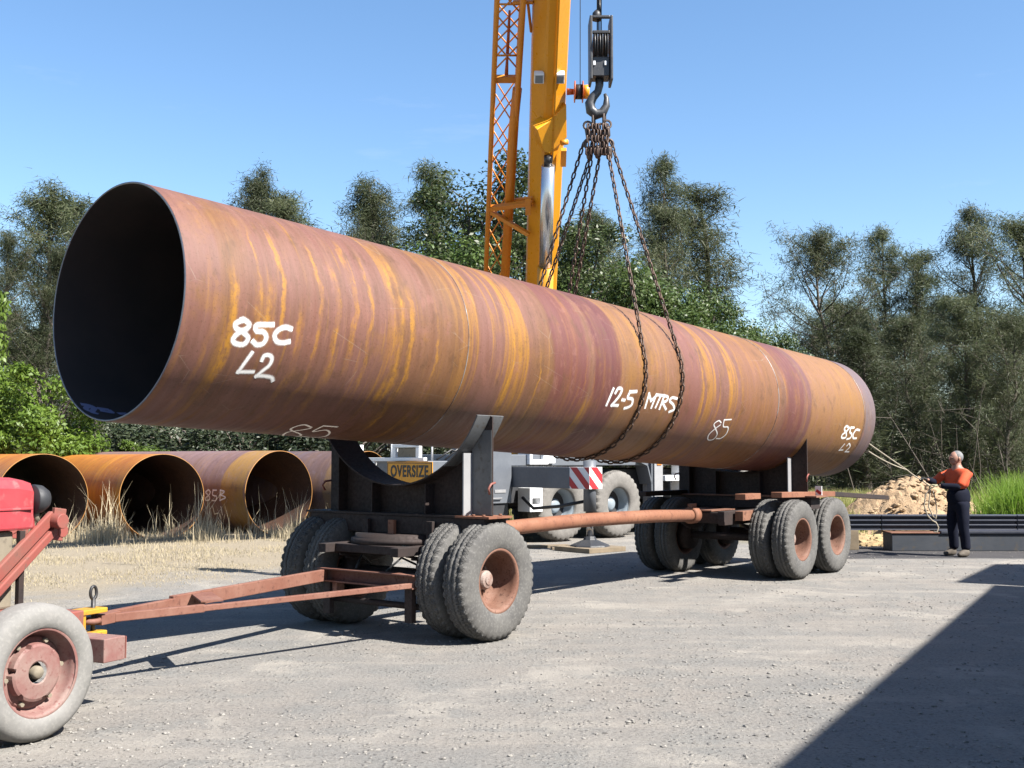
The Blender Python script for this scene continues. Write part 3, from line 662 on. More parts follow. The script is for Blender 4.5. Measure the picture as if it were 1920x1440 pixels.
MB().box(-.53, -.43, .36, .42, .36, .47).build('stand_bracket', M_rustpink, TR, .004)
MB().cyl((-.40, -.60, .30), (-.40, .62, .30), .03, 12).build('tie_rod', M_rustshade, TR)
for sg in (-1, 1):
    MB().tube([(-.44, sg*.2, .60), (-.3, sg*.26, .72), (-.1, sg*.34, .62), (0, sg*.45, .58)], .011, 8).build('brake_hose', M_blackrub, TR)
for vy in (-1.10, -.98, -.86):
    for ux in (-.12, .12): MB().cyl((ux, vy, 1.119), (ux, vy, 1.135), .016, 6).build('deck_bolt', M_rust, TR)
for vy in (-.58, .54): MB().tube([(-.452, vy-.05, .49), (-.452, vy-.05, .59)], .006, 6).build('weld_bead', M_rust, TR)
# pole and rear bogie
MB().tube([(.35, 0, .855), (1.5, 0, .89), (3.0, 0, .915), (4.6, 0, .90), (5.9, 0, .865)], .082, 24).build('pole', M_pole, TR)
cl = MB(); cl.lathe([(.083, -.07), (.115, -.07), (.115, .07), (.083, .07)], 24, Matrix.Translation((5.72, 0, .872)) @ Matrix.Rotation(math.pi/2, 4, 'Z')); cl.box(5.65, 5.79, -.03, .03, .98, 1.03); cl.build('pole_clamp', M_pole, TR)
ch = MB()
for vy in (-.42, .42): ch.box(5.75, 8.75, vy-.05, vy+.05, .745, .93)
for ux in (5.85, 6.65, 7.26, 7.87, 8.65): ch.box(ux-.045, ux+.045, -.368, .368, .765, .91)
ch.build('bogie_chassis', M_rustshade, TR, .006)
MB().box(6.0, 8.5, -.62, -.50, .80, .93).build('bogie_side_rail', M_rust, TR, .005)
MB().box(5.80, 6.5, -.25, .25, .925, .94).build('pole_plate', M_rust, TR)
MB().box(7.05, 7.45, -1.22, 1.22, 1.098, 1.118).build('deck_plate', M_rust, TR)
MB().box(7.09, 7.41, -1.12, 1.12, .932, 1.096).build('bolster_beam', M_rustshade, TR, .006)
MB().bar((6.30, -.97, 1.15), (8.15, -.97, 1.12), .16, .075).build('side_beam', M_pole, TR, .006, 'bright rusty beam on the rear bogie')
MB().bar((8.16, -.97, 1.12), (10.55, -.93, 1.0), .13, .07).build('side_beam', M_rustshade, TR, .006, 'dark beam sticking out past the rear wheels')
MB().box(5.35, 5.80, -.98, -.83, 1.11, 1.185).build('side_beam', M_pole, TR, .006, 'short orange beam end ahead of the rear wheels')
MB().box(6.0, 8.6, .9, 1.02, 1.10, 1.17).build('side_beam', M_rustshade, TR, .006)
sg_ = MB(); sg_.box(7.43, 7.445, -1.14, -1.04, 1.12, 1.25); sg_.build('marker_board', M_refl, TR); MB().bar((7.4265, -1.13, 1.14), (7.4265, -1.06, 1.19), .004, .04, (0,.6,1)).build('marker_stripe', M_redrefl, TR)

# ------------------------------------------------------------------ mobile crane
CR = thing('mobile_crane', 'yellow boomed mobile crane on a grey and white wheeled carrier, holding up the long pipe', 'crane', (1.05, 22.6, 0), math.atan2(.68, .73))
crot = Matrix.Rotation(-math.atan2(.68, .73), 3, 'Z')
def cl_(P): return crot @ (Vector(P) - Vector((1.05, 22.6, 0)))                  # world -> crane local
b = MB(); b.box(-3.4, 8.4, .35, 2.35, .78, 1.42); b.build('chassis', M_crdark, CR, .01)
b = MB(); b.box(-3.45, -2.3, .02, 2.68, 1.0, 1.60); b.box(-2.28, 6.0, .05, 2.65, 1.50, 1.72); b.build('deck', M_crgrey, CR, .015)
b = MB(); b.box(-2.5, -1.46, -.02, .5, .80, 1.94); b.build('outrigger_box', M_crgrey, CR, .015)
b = MB(); b.box(-2.5, -1.52, .02, .5, .42, .79); b.build('undershade_box', M_crdark, CR, .01)  # dark box added for the shadow under the outrigger box
def crane_wheel(x, y, rz, first=[None]):
    if first[0] is None:
        r = MB(); r.lathe([(.33, -.15), (.36, -.16), (.36, -.145), (.32, -.13), (.31, -.02), (.29, .05)], 40)
        r.lathe([(.29, .05), (.29, .10), (.20, .12), (.0, .12)], 30); r.lathe([(.15, .118), (.145, .06), (.10, .03), (.0, .025)], 20)
        ro = r.build('wheel', M_ltblue, CR); t = tyre_mb(.70, .42, .335, 90, .03, True); t.build('tyre', M_tyretan, ro)
        MB().lathe([(.285, .095), (.20, .115), (.152, .116)], 30).build('well_shade', M_crdark, ro); first[0] = ro  # dark ring put in for the shade deep in the rim
    else: ro = copy_tree(first[0], CR)
    ro.location = (x, y, .70); ro.rotation_euler = (0, random.uniform(0, 6), rz)
for x in (0, 1.65, 4.6, 6.25): crane_wheel(x, .22, 0); crane_wheel(x, 2.48, math.pi)
for x in (0, 1.65, 4.6, 6.25): MB().cyl((x, .3, .7), (x, 2.4, .7), .09, 14).build('axle', M_crdark, CR)
# outrigger: beam, striped end, jack and foot on timber pads
ox = -1.25
MB().box(ox-.17, ox+.17, -1.50, .6, 1.10, 1.49).build('outrigger_beam', M_crgrey, CR, .01)
MB().box(ox-.168, ox+.168, -1.99, -1.502, 1.10, 1.49).build('outrigger_end', M_refl, CR, .004)
st_ = MB()
def clip_stripe(y0, y1, z0, z1, off, wd):
    # diagonal stripe polygon in a rect, y to the right = -y; returns clipped polygon
    pts = [(off, z1), (off + wd, z1), (off + wd + (z1 - z0), z0), (off + (z1 - z0), z0)]
    def clip(P, f, g):
        out = []
        for i in range(len(P)):
            a, b_ = P[i], P[(i+1) % len(P)]
            fa, fb = f(a), f(b_)
            if fa >= 0: out.append(a)
            if fa * fb < 0: t = fa / (fa - fb); out.append((a[0] + (b_[0]-a[0])*t, a[1] + (b_[1]-a[1])*t))
        return out
    P = clip(pts, lambda q: q[0] - y0, 0); P = clip(P, lambda q: y1 - q[0], 0) if P else P; return P
for off in (-.33, .01, .35):
    P = clip_stripe(0, .485, 1.102, 1.488, off, .17)
    if len(P) >= 3: st_.add([(ox - .171, -1.505 - a, z) for a, z in P], [tuple(range(len(P)))])
    P = clip_stripe(0, .33, 1.102, 1.488, off + .02, .17)
    if len(P) >= 3: st_.add([(ox - .165 + a, -1.993, z) for a, z in P], [tuple(range(len(P)))])
st_.build('warning_stripe', M_redrefl, CR)
MB().cyl((ox, -1.84, .70), (ox, -1.84, 1.60), .115, 22).build('jack_cylinder', M_crgrey, CR)
MB().cyl((ox, -1.84, .25), (ox, -1.84, .70), .06, 18).build('jack_ram', M_chrome, CR)
f = MB(); f.lathe([(.0, .26), (.09, .26), (.12, .20), (.34, .11), (.36, .085), (.0, .085)], 8, Matrix.Translation((ox, -1.84, 0)) @ Matrix(((1,0,0,0),(0,0,1,0),(0,1,0,0),(0,0,0,1))), smooth=False); f.build('jack_foot', M_crdark, CR)
MB().tube([(ox+.1, -1.8, .9), (ox-.25, -1.3, .78), (ox-.2, -.6, .72), (ox, -.1, .9)], .03, 8).build('hydraulic_hose', M_black, CR)
# white steps, mudguards, lamps
b = MB(); b.box(-1.0, -.66, -.04, .3, .62, .76); b.box(-1.0, -.66, -.04, .3, .88, 1.08); b.box(-1.0, -.94, -.04, .3, .762, .878); b.box(-.72, -.66, -.04, .3, .762, .878); b.build('step', M_white, CR, .005)
b = MB(); b.box(-1.0, -.5, -.04, .3, 1.53, 1.62); b.box(-1.0, -.93, -.04, .3, 1.622, 1.80); b.box(-.62, -.30, -.03, .25, 1.55, 1.83); b.build('deck_bracket', M_white, CR, .005)
g = MB(); g.prism([(-.02, .62), (.10, .62), (.10, 1.62), (-.02, 1.62)], 2.62, 2.66); g.bar((2.2, .15, 1.60), (2.50, .15, 1.50), .34, .03); g.bar((2.50, .15, 1.50), (2.64, .15, 1.10), .34, .03); g.build('mudguard', M_crgrey, CR)
b = MB(); b.box(2.70, 2.98, -.04, .3, .68, 1.62); b.build('side_panel', M_lightsteel, CR, .01)
MB().box(2.78, 2.92, -.055, -.041, 1.50, 1.56).build('marker_lamp', M_amber, CR)
b = MB()
for z in (1.16, 1.62): b.box(3.06, 3.62, -.05, .25, z, z + .12)
b.box(3.62, 3.74, -.05, .25, .85, 1.76); b.build('step', M_white, CR, .006)
MB().lathe([(.0, -.02), (.085, -.02), (.095, .01), (.095, .05), (.0, .05)], 24, Matrix.Translation((3.95, -.05, 1.38))).build('round_reflector', M_refl, CR)
b = MB(); b.box(3.8, 6.4, .05, .32, 1.42, 1.50); b.box(6.9, 8.4, .06, 2.64, 1.0, 2.9); b.build('carrier_cab', M_crgrey, CR, .03)
# rear end: pale frame, lamps and the OVERSIZE sign
b = MB()
b.box(-3.53, -3.455, .05, 2.65, 1.60, 1.66); b.box(-3.53, -3.455, 1.98, 2.10, 1.66, 1.90)
for y in (.25, .95, 2.35): b.box(-3.52, -3.455, y-.05, y+.05, 1.662, 1.84)
b.box(-3.52, -3.46, .20, 1.0, 1.842, 1.90); b.box(-3.52, -3.46, 1.55, 1.92, 1.20, 1.59); b.build('rear_frame', M_white, CR, .006)
b = MB(); b.box(-3.50, -3.40, .30, .85, 1.67, 1.83); b.build('tool_tray', M_beige, CR, .006)
for y in (.10, 1.30): MB().tube([(-3.30, y, 1.60), (-3.30, y, 2.02), (-2.60, y, 2.02), (-2.60, y, 1.60)], .02, 8).build('handrail', M_white, CR)
for y, mt in ((1.35, M_redrefl), (1.62, M_amber)): MB().box(-3.475, -3.452, y, y + .2, 1.28, 1.40).build('tail_lamp', mt, CR, .004)
for q in range(4): MB().tube([(-3.2 + .2*q, .10, 1.62), (-2.9 + .2*q, .04, 1.80 + .05*q), (-2.5 + .1*q, .12, 1.72), (-2.2, .2, 1.66)], .018, 8).build('hydraulic_hose', M_black, CR)
for q in range(3): MB().tube([(-.9 + .5*q, .06, 1.73), (-.7 + .5*q, .0, 1.86), (-.3 + .5*q, .03, 1.78), (.1 + .5*q, .1, 1.73)], .02, 8).build('hydraulic_hose', M_black, CR)
MB().box(-2.30, -2.0, -.025, -.0205, 1.50, 1.62).build('hazard_label', M_signy0, CR); MB().box(-1.9, -1.62, -.032, -.0205, 1.0, 1.06).build('box_latch', M_lightsteel, CR, .004)
MB().tube([(-2.2, -.02, .9), (-2.2, -.06, .9), (-1.75, -.06, .9), (-1.75, -.02, .9)], .012, 8).build('grab_handle', M_lightsteel, CR)
M_signy = paint('sign yellow', (.80, .36, .012), (.74, .32, .012), 3, .5, bumpst=.01, k=.7)
sg = MB(); sg.box(-3.60, -3.585, -.28, 1.04, 1.08, 1.585); so = sg.build('oversize_sign', M_signy, CR, .006)
fr = MB()
for (y0, y1, z0, z1) in ((-.265, 1.025, 1.555, 1.57), (-.265, 1.025, 1.095, 1.11), (-.265, -.25, 1.111, 1.554), (1.01, 1.025, 1.111, 1.554)): fr.box(-3.603, -3.601, y0, y1, z0, z1)
fr.build('sign_border', M_black, so)
def text_mesh(txt, name, mat, parent, M, sx=1.0, size=.3, bold=.0):
    cu = bpy.data.curves.new(name, 'FONT'); cu.body = txt; cu.size = size; cu.offset = bold; cu.extrude = .002; cu.align_x = 'CENTER'; cu.align_y = 'CENTER'; cu.space_character = 1.12
    t = bpy.data.objects.new(name, cu); COL.objects.link(t); dg = bpy.context.evaluated_depsgraph_get(); me = bpy.data.meshes.new_from_object(t.evaluated_get(dg)); bpy.data.objects.remove(t)
    me.transform(Matrix.Diagonal((sx, 1, 1, 1))); me.transform(M); me.materials.clear(); me.materials.append(mat); me.name = name
    o = bpy.data.objects.new(name, me); COL.objects.link(o); o.parent = parent; return o
text_mesh('OVERSIZE', 'sign_lettering', M_black, so, Matrix(((0,0,-1,-3.6035),(-1,0,0,.38),(0,1,0,1.405),(0,0,0,1))), .80, .285, .009)
# superstructure
b = MB(); c0 = cl_((.55, 25.0, 0)); Mz = Matrix.Translation((c0.x, c0.y, 0)) @ Matrix.Rotation(-math.atan2(.68, .73), 4, 'Z')
b.box(-1.2, 1.2, -1.0, 3.2, 1.75, 2.35, Mz); b.box(-1.25, 1.25, 2.3, 3.3, 2.36, 3.0, Mz); b.build('turret', M_yellow, CR, .03)
b = MB(); b.box(-.72, -.44, -.6, 1.2, 2.35, 3.35, Mz); b.box(.44, .72, -.6, 1.2, 2.35, 3.35, Mz); b.build('boom_pedestal', M_yellow, CR, .02)
b = MB(); b.box(-1.95, -1.0, -1.2, .6, 2.0, 3.3, Mz); b.build('crane_cab', M_crgrey, CR, .06)
# boom
B1 = at(1015, 530, 23.0); B2 = at(1034.5, 0, 18.5); bd = (B2 - B1).normalized(); B0 = B1 - bd * 2.6; BT = B1 + bd * 12.6
bx = Vector((1, 0, 0)); bx = (bx - bd * bx.dot(bd)).normalized(); bn = bx.cross(bd)      # bn: away from viewer / up
if bn.y < 0: bn = -bn
hw = .315
sec = [(-hw, .42), (hw, .42), (hw, -.02), (hw*.94, -.12), (.09, -.42), (.05, -.435), (-.05, -.435), (-.09, -.42), (-hw*.94, -.12), (-hw, -.02)]
def loft(secs, closed_caps=True, smooth=False):
    m = MB(); k = len(secs[0]); vs = [cl_(p) for s in secs for p in s]
    fs = [(i*k+j, i*k+(j+1)%k, (i+1)*k+(j+1)%k, (i+1)*k+j) for i in range(len(secs)-1) for j in range(k)]
    fs += [tuple(reversed(range(k))), tuple((len(secs)-1)*k + j for j in range(k))]; m.add(vs, fs, smooth); return m
loft([[P + bx*a + bn*c for a, c in sec] for P in (B0, BT)]).build('boom', M_yellow, CR, .012)
sec2 = [(a*.86, c*.88) for a, c in sec]
loft([[P + bx*a + bn*c for a, c in sec2] for P in (BT + bd*.01, BT + bd*1.4)]).build('boom_extension', M_yellow, CR, .01)
hd = MB()
for k in range(5):
    P = BT + bd*1.6 + bx*(-.1 + .14*k); hd.tube([cl_(P - bx*.04), cl_(P + bx*.04)], .26, 20)
hd.build('head_sheave', M_black, CR)
# facet trim line and luffing bracket
def cbar(m, p, q, wd, ht, up): m.bar(cl_(p), cl_(q), wd, ht, crot @ Vector(up)); return m
m = MB(); cbar(m, B1 + bd*2.9 + bx*.10 - bn*.448, BT + bx*.10 - bn*.448, .03, .02, bn); m.build('boom_rib', M_yellow, CR)
LB = at(1030, 283, 20.9) - bn*.1
def face_pt(px, py, off, tilt=0.0):                                                                   # point on the plane parallel to the underside, off m below axis
    d = ray(px, py); o = Vector((0,0,CAMH)); n = bn + bx*tilt; t = ((B1 - bn*off) - o).dot(n) / d.dot(n); return o + d*t
q = [face_pt(x, y, .54, -1.0) for x, y in ((1007, 243), (1030, 228), (1062, 196), (1063, 258), (1030, 288), (1020, 284))]
q2 = [p + (bn*1.2 - bx*.6).normalized()*.26 for p in q]; n6 = len(q); mm = MB(); mm.add([cl_(p) for p in q + q2], [tuple(range(n6)), tuple(reversed(range(n6, 2*n6)))] + [(i, n6+i, n6+(i+1)%n6, (i+1)%n6) for i in range(n6)]); mm.build('luffing_bracket', M_yellow, CR, .008)
m = MB(); m.tube([cl_(face_pt(1052, 268, .45)), cl_(face_pt(1064, 266, .40))], .05, 12); cbar(m, face_pt(1057, 280, .3), face_pt(1056, 310, .3), .10, .10, bn); m.build('bracket_lug', M_jib, CR)
L0 = at(1022, 540, 21.6); L1 = face_pt(1028, 292, .52); ldv = (L1 - L0).normalized(); LM = L0 + ldv * ((L1 - L0).length * .93)
Lb = L0 - ldv * 2.0
m = MB(); m.tube([cl_(Lb), cl_(L0 + ldv*.45)], .155, 24); m.build('cylinder_base', M_yellow, CR)
m = MB(); m.tube([cl_(L0 + ldv*.46), cl_(LM)], .122, 28); m.build('luffing_cylinder', M_cylgrey, CR)
m = MB(); m.tube([cl_(LM + ldv*.001), cl_(L1)], .075, 20); m.build('luffing_ram', M_black, CR)
for px, nm in ((1010.5, 1), (1049, 2)):
    P = face_pt(px, 142, .36 if nm == 1 else .30); m = MB(); cbar(m, P - bd*.09 - bn*.05, P + bd*.09 - bn*.05, .17, .14, bn); m.build('work_lamp', M_white, CR, .01)
    m = MB(); cbar(m, P - bd*.07 - bn*.125, P + bd*.07 - bn*.125, .13, .016, bn); m.build('lamp_lens', M_lampglass, CR)
# cable reel on the right of the boom
R0 = at(1063, 172, 19.6); rx = bx
m = MB(); m.tube([cl_(R0), cl_(R0 + rx*.12)], [.06, .05], 14); m.build('reel_bracket', M_orange, CR)
for o_, r_ in ((.13, .19), (.27, .19)):
    m = MB(); m.tube([cl_(R0 + rx*o_), cl_(R0 + rx*(o_+.014))], r_, 30); m.build('reel_flange', M_orange, CR)
m = MB(); m.tube([cl_(R0 + rx*.145), cl_(R0 + rx*.269)], .13, 26); m.build('reel_cable', M_black, CR)
m = MB(); m.tube([cl_(R0 + rx*.285), cl_(R0 + rx*.39)], [.12, .125], 26); m.build('reel_drum', M_yellow, CR)
m = MB(); m.tube([cl_(R0 + rx*.23 - bn*.05), cl_(at(1088, -260, 18.6))], .007, 6); m.build('reel_line', M_wire, CR)
# lattice fly jib stowed on the left flank
def jp(px, py, off=0.0): 
    Y = 23.0 + (18.5 - 23.0) * (530 - py) / 530.0
    return at(px, py, Y) + bn * off
def jA(y, off=0): return jp(911 + (932 - 911) * (510 - y) / 510, y, off)
def jB(y, off=0): return jp(951 + (981 - 951) * (510 - y) / 510, y, off)
ch_ = MB()
for fn, r0 in ((jA, .045), (jB, .052)):
    ch_.tube([cl_(fn(620)), cl_(fn(250)), cl_(fn(-260))], r0, 12)
    ch_.tube([cl_(fn(620, .5)), cl_(fn(250, .48)), cl_(fn(-260, .42))], r0, 12)
ch_.build('jib_chord', M_jib, CR)
mb_ = MB(); mb_.tube([cl_(jp(944, 560, -.02)), cl_(jp(962, 240, -.02)), cl_(jp(970, 165, -.02))], .085, 14); mb_.build('jib_mast', M_jib, CR)
lc = MB(); ys = list(range(590, 165, -70))
for i in range(len(ys) - 1):
    for off in (0.0, .48): 
        lc.tube([cl_(jA(ys[i], off)), cl_(jB(ys[i+1], off))], .014, 6); lc.tube([cl_(jB(ys[i], off)), cl_(jA(ys[i+1], off))], .014, 6)
    lc.tube([cl_(jA(ys[i])), cl_(jA(ys[i+1], .48))], .012, 6)
lc.build('jib_lacing', M_jib, CR); lc = MB(); lb2 = MB(); ys = list(range(132, -260, -52))
for i in range(len(ys) - 1):
    for off, lc_ in ((0.0, lc), (.45, lb2)): 
        lc_.tube([cl_(jA(ys[i], off)), cl_(jB(ys[i+1], off))], .015, 6); lc_.tube([cl_(jB(ys[i], off)), cl_(jA(ys[i+1], off))], .015, 6)
for y in (104, 8): lc.tube([cl_(jA(y)), cl_(jB(y))], .018, 6)
lc.build('jib_lacing', M_jib, CR); lb2.build('jib_lacing', M_jib, CR)
m = MB(); cbar(m, jA(148), jB(148), .12, .10, bn); m.build('jib_crossplate', M_jib, CR, .006)
m = MB(); m.tube([cl_((jA(100)+jB(100))/2), cl_((jA(20)+jB(20))/2)], [.03, .02], 8); m.tube([cl_((jA(140)+jB(140))/2), cl_((jA(104)+jB(104))/2)], [.035, .02], 8); m.build('jib_pendant', M_orange, CR)
m = MB(); cbar(m, jA(388, -.05), face_pt(1000, 380, .30), .09, .10, bn); cbar(m, jA(392, -.05), face_pt(992, 440, .30), .08, .08, bn); cbar(m, jp(966, 376), face_pt(1002, 372, .25), .1, .05, bn); m.build('jib_bracket', M_jib, CR, .006)
m = MB(); cbar(m, face_pt(990, 372, .36), face_pt(990, 402, .36), .10, .06, bn); m.build('jib_latch', M_jib, CR, .005)
m = MB(); cbar(m, jp(975, 165, -.02), jp(969, 225, -.02), .07, .06, bn); m.build('jib_ram', M_black, CR, .01)
m = MB(); cbar(m, jp(962, 4), face_pt(1000, 4, .1), .05, .07, bn); m.tube([cl_(jp(990, 8)), cl_(jp(996, 60))], .025, 8); m.build('jib_support', M_jib, CR, .005)

# ------------------------------------------------------------------ hook block, slings
HK = PC + PA * 6.43; HKY = HK.y
def hk(px, py, off=0.0): return at(px, py, HKY - off)
hb = thing('hook_block', 'black multi sheave hook block hanging from the crane ropes above the pipe', 'hook block', hk(1122, 240))
hi = lambda P: Vector(P) - hb.location
def hbox(name, px0, px1, py0, py1, y0, y1, mat, bevel=.008):
    a = hi(hk((px0+px1)/2, py0)); c = hi(hk((px0+px1)/2, py1)); x0 = hi(hk(px0, py0)).x; x1 = hi(hk(px1, py0)).x
    return MB().box(x0, x1, y0, y1, c.z, a.z).build(name, mat, hb, bevel)
hbox('cheek_plate', 1104, 1109, 38, 156, -.17, .17, M_hookgrey); hbox('cheek_plate', 1142, 1147, 38, 157, -.17, .17, M_hookgrey)
for px in (1116, 1125.5, 1135): 
    a = hi(hk(px, 90)); MB().lathe([(.0, -.02), (.20, -.02), (.205, -.014), (.17, -.004), (.17, .004), (.205, .014), (.20, .02), (.0, .02)], 30, Matrix.Translation(a) @ Matrix.Rotation(math.pi/2, 4, 'Z')).build('sheave', M_black, hb)
hbox('block_body', 1109.5, 1141.5, 112, 148, -.12, .12, M_hookgrey); hbox('tie_bar', 1109.5, 1141.5, 38, 43, -.17, -.12, M_hookgrey); hbox('tie_bar', 1109.5, 1141.5, 66, 72, -.17, -.13, M_black)
hbox('block_lamp', 1111, 1115, 121, 129, -.135, -.122, M_white, .002); hbox('block_lamp', 1132, 1136, 121, 129, -.135, -.122, M_white, .002)
hp = [(1124, 146), (1124, 160), (1121, 172), (1112, 182), (1106, 194), (1108, 207), (1118, 215), (1130, 211), (1137, 198), (1137, 184), (1134, 176)]
MB().tube([hi(hk(*p)) for p in hp], [.052, .05, .048, .055, .062, .066, .066, .058, .046, .03, .018], 14).build('hook', M_hookgrey, hb)
rp = MB()
for px in (1120, 1123, 1127): rp.tube([hi(hk(px, 60)), hi(at(px, -330, 13.4))], .009, 6)
rp.build('hoist_rope', M_wire, hb)
sk = MB(); sk.tube([hi(hk(1118, 38)), hi(hk(1119, 26)), hi(hk(1121, 20))], [.06, .055, .03], 10); sk.tube([hi(hk(1123, 36)), hi(hk(1124, -4))], .02, 8); sk.build('rope_socket', M_black, hb)

def link_template():
    n, m = 16, 6; L, W, r = .098, .058, .0105; vs, fs = [], []
    ctr = []
    for i in range(n):
        t = 2 * math.pi * i / n; c, s = math.cos(t), math.sin(t)
        a = (L/2 - W/2); x = (W/2 - r) * c; y = (W/2 - r) * s + (a if s > 0 else -a) if abs(s) > 1e-6 else 0; ctr.append(Vector((x, y, 0)))
    for i in range(n):
        d = (ctr[(i+1) % n] - ctr[i-1]).normalized(); s = Vector((0, 0, 1)); u = d.cross(s)
        for j in range(m):
            t = 2 * math.pi * j / m; vs.append(ctr[i] + (s*math.cos(t) + u*math.sin(t)) * r)
    for i in range(n):
        for j in range(m): fs.append((i*m+j, i*m+(j+1) % m, ((i+1) % n)*m+(j+1) % m, ((i+1) % n)*m+j))
    return vs, fs
LV, LF = link_template()
def chain_mesh(name, path, parent, mat=M_chainM, pitch=.077, up=Vector((1, .2, .3))):
    P = [Vector(p) for p in path]; seg = [(P[i+1] - P[i]).length for i in range(len(P)-1)]; T = sum(seg); m = MB(); n = int(T / pitch); base = parent.location
    for k in range(n):
        s = (k + .5) * pitch; i = 0
        while i < len(seg) - 1 and s > seg[i]: s -= seg[i]; i += 1
        d = (P[i+1] - P[i]).normalized(); c = P[i] + d * s; a = d.cross(up).normalized(); b_ = a.cross(d).normalized()
        if k % 2: x, z = a, b_
        else: x, z = b_, -a
        r45 = math.radians(38); x, z = x*math.cos(r45) + z*math.sin(r45), z*math.cos(r45) - x*math.sin(r45)
        R = Matrix((x, d, z)).transposed()
        m.add([R @ v + (c - base) for v in LV], LF, True)
    return m.build(name, mat, parent)
def sling(s0, top_near, top_far, far_dx, label, mpx):
    Rr = PIPE_R + .024
    def pt(s, ang): return PC + PA*s + (PE*math.sin(ang) + PG*math.cos(ang)) * Rr
    r = thing('chain_sling', label, 'chain', hk(*mpx)); 
    C0 = PC + PA*s0
    def tang(T, side):
        x = (T - C0).dot(PE); y = (T - C0).dot(PG); D = math.hypot(x, y); phi = math.atan2(x, y); return phi + side * math.acos(Rr / D)
    aN, aF = tang(top_near, 1), tang(top_far, -1)
    path = [top_near] + [pt(s0, a) for a in np.linspace(aN, 2*math.pi + aF, 40)] + [top_far]
    chain_mesh('chain', path, r)
    tf2 = top_far + Vector((far_dx, .02, -.05)); a2 = tang(tf2, -1)
    chain_mesh('chain', [tf2] + [pt(s0 + .10, a) for a in np.linspace(a2, a2 - 1.2, 14)], r)
    ml = MB(); hz = hk(mpx[0] , 206) - r.location; lo = hk(mpx[0] + mpx[2] if len(mpx) > 2 else mpx[0], 246) - r.location
    mid = (hz + lo) / 2; dv = (lo - hz)
    ml.tube([mid + dv*.5*math.sin(t) + Vector((.3, .95, 0))*.045*math.cos(t) for t in np.linspace(0, 2*math.pi, 22, endpoint=False)], .016, 8, closed=True); ml.build('master_link', M_sling, r)
    return r
def clutch(parent, px, py, sc=1.0, dy=0.0):
    a = hk(px, py, dy) - parent.location; m = MB(); m.tube([a + Vector((0, 0, .04*sc)), a + Vector((.0, -.01, .02)), a + Vector((.01, 0, -.07*sc)), a + Vector((0, 0, -.10*sc))], [.018*sc, .042*sc, .036*sc, .02*sc], 7)
    m.tube([a + Vector((.05*sc*math.cos(t), 0, .07*sc + .05*sc*math.sin(t))) for t in np.linspace(0, 2*math.pi, 12, endpoint=False)], .016*sc, 6, closed=True)
    m.build('chain_shortener', M_sling, parent, .008)
sl1 = sling(S_R1, hk(1138, 272, .05), hk(1096, 262, -.06), .12, 'left rusty chain sling wrapped round the pipe over the painted 12.5', (1113, 225))
sl2 = sling(S_R2, hk(1144, 262, .0), hk(1110, 288, -.05), .09, 'right rusty chain sling wrapped round the pipe over the painted MTRS', (1133, 225))
for px, py, p, dy in ((1102, 246, sl1, .0), (1112, 254, sl1, .06), (1104, 282, sl1, .02), (1120, 280, sl1, .07), (1126, 250, sl2, .03), (1138, 244, sl2, .05), (1132, 274, sl2, .0), (1141, 282, sl2, .06)): clutch(p, px, py, 1.0 if py < 260 else 1.15, dy)
for px, p in ((1101, sl1), (1110, sl1), (1117, sl1), (1122, sl2), (1130, sl2), (1137, sl2)): chain_mesh('chain', [hk(px + 2, 232, .09), hk(px + 1, 262, .11), hk(px - 2, 298, .09)], p)

# ------------------------------------------------------------------ tractor
TY = math.radians(25); fwd = Vector((math.sin(TY), math.cos(TY), 0)); lft = Vector((-fwd.y, fwd.x, 0))
TC = gnd(52, 1389) + lft * .72
tr = thing('tractor', 'faded red tractor with a dusty front wheel, coupled to the trailer drawbar at the left', 'tractor', TC, math.atan2(fwd.y, fwd.x))
def tlc(P): P = Vector(P) - TC; return Vector((P.dot(fwd), P.dot(lft), P.z))
def trim_(rs, rw):
    r = MB(); r.lathe([(.245, -.10), (.262, -.108), (.262, -.095), (.245, -.09), (.236, -.06), (.222, -.01), (.205, .0)], 48)
    return r
def twheel(loc, rz, first=[None], sc=1.0):
    if first[0] is None:
        r = trim_(1, 1); ro = r.build('wheel', M_maroon, tr)
        def tf(i, j, rr, y): return rr, y
        t = MB(); hw_ = .115; half = [(.25, -.095), (.262, -.112), (.30, -hw_*1.03), (.345, -hw_), (.375, -hw_*.86), (.393, -hw_*.6), (.398, -hw_*.2)]; t.lathe(half + [(a, -b_) for a, b_ in reversed(half)], 72, closed=True); t.build('tyre', M_tyrepale, ro)
        d = MB()
        def fn(i, j, rr, y):
            if i in (2, 3) and (j % 8) in (0,): rr -= .03
            return rr, y
        d.lathe([(.225, .01), (.20, -.015), (.172, -.02), (.165, -.062), (.150, -.070), (.07, -.075), (.062, -.070)], 48, fn=fn, smooth=False); d.build('wheel_disc', M_maroon, ro)
        h = MB(); h.lathe([(.062, -.03), (.055, -.03), (.0, -.03)], 24); h.build('hub_recess', M_black, ro)
        h = MB(); h.lathe([(.038, -.03), (.038, -.075), (.028, -.088), (.0, -.09)], 20)
        h.build('hub', M_beige, ro)
        for a in range(6):
            bl = MB(); t_ = a * math.pi / 3 + .26; bl.cyl((.19*math.cos(t_), -.012, .19*math.sin(t_)), (.19*math.cos(t_), -.045, .19*math.sin(t_)), .014, 6)
            bl.build('wheel_bolt', M_beige, ro)
        first[0] = ro
    else: ro = copy_tree(first[0], tr)
    ro.location = loc; ro.rotation_euler = (0, 1.2, rz); ro.scale = (sc, sc, sc)
twheel((0, -.72, .398), math.radians(-4)); twheel((0, .72, .398), math.pi + math.radians(-4))
twheel((-1.95, -.74, .72), 0, sc=1.8); twheel((-1.95, .74, .72), math.pi, sc=1.8)
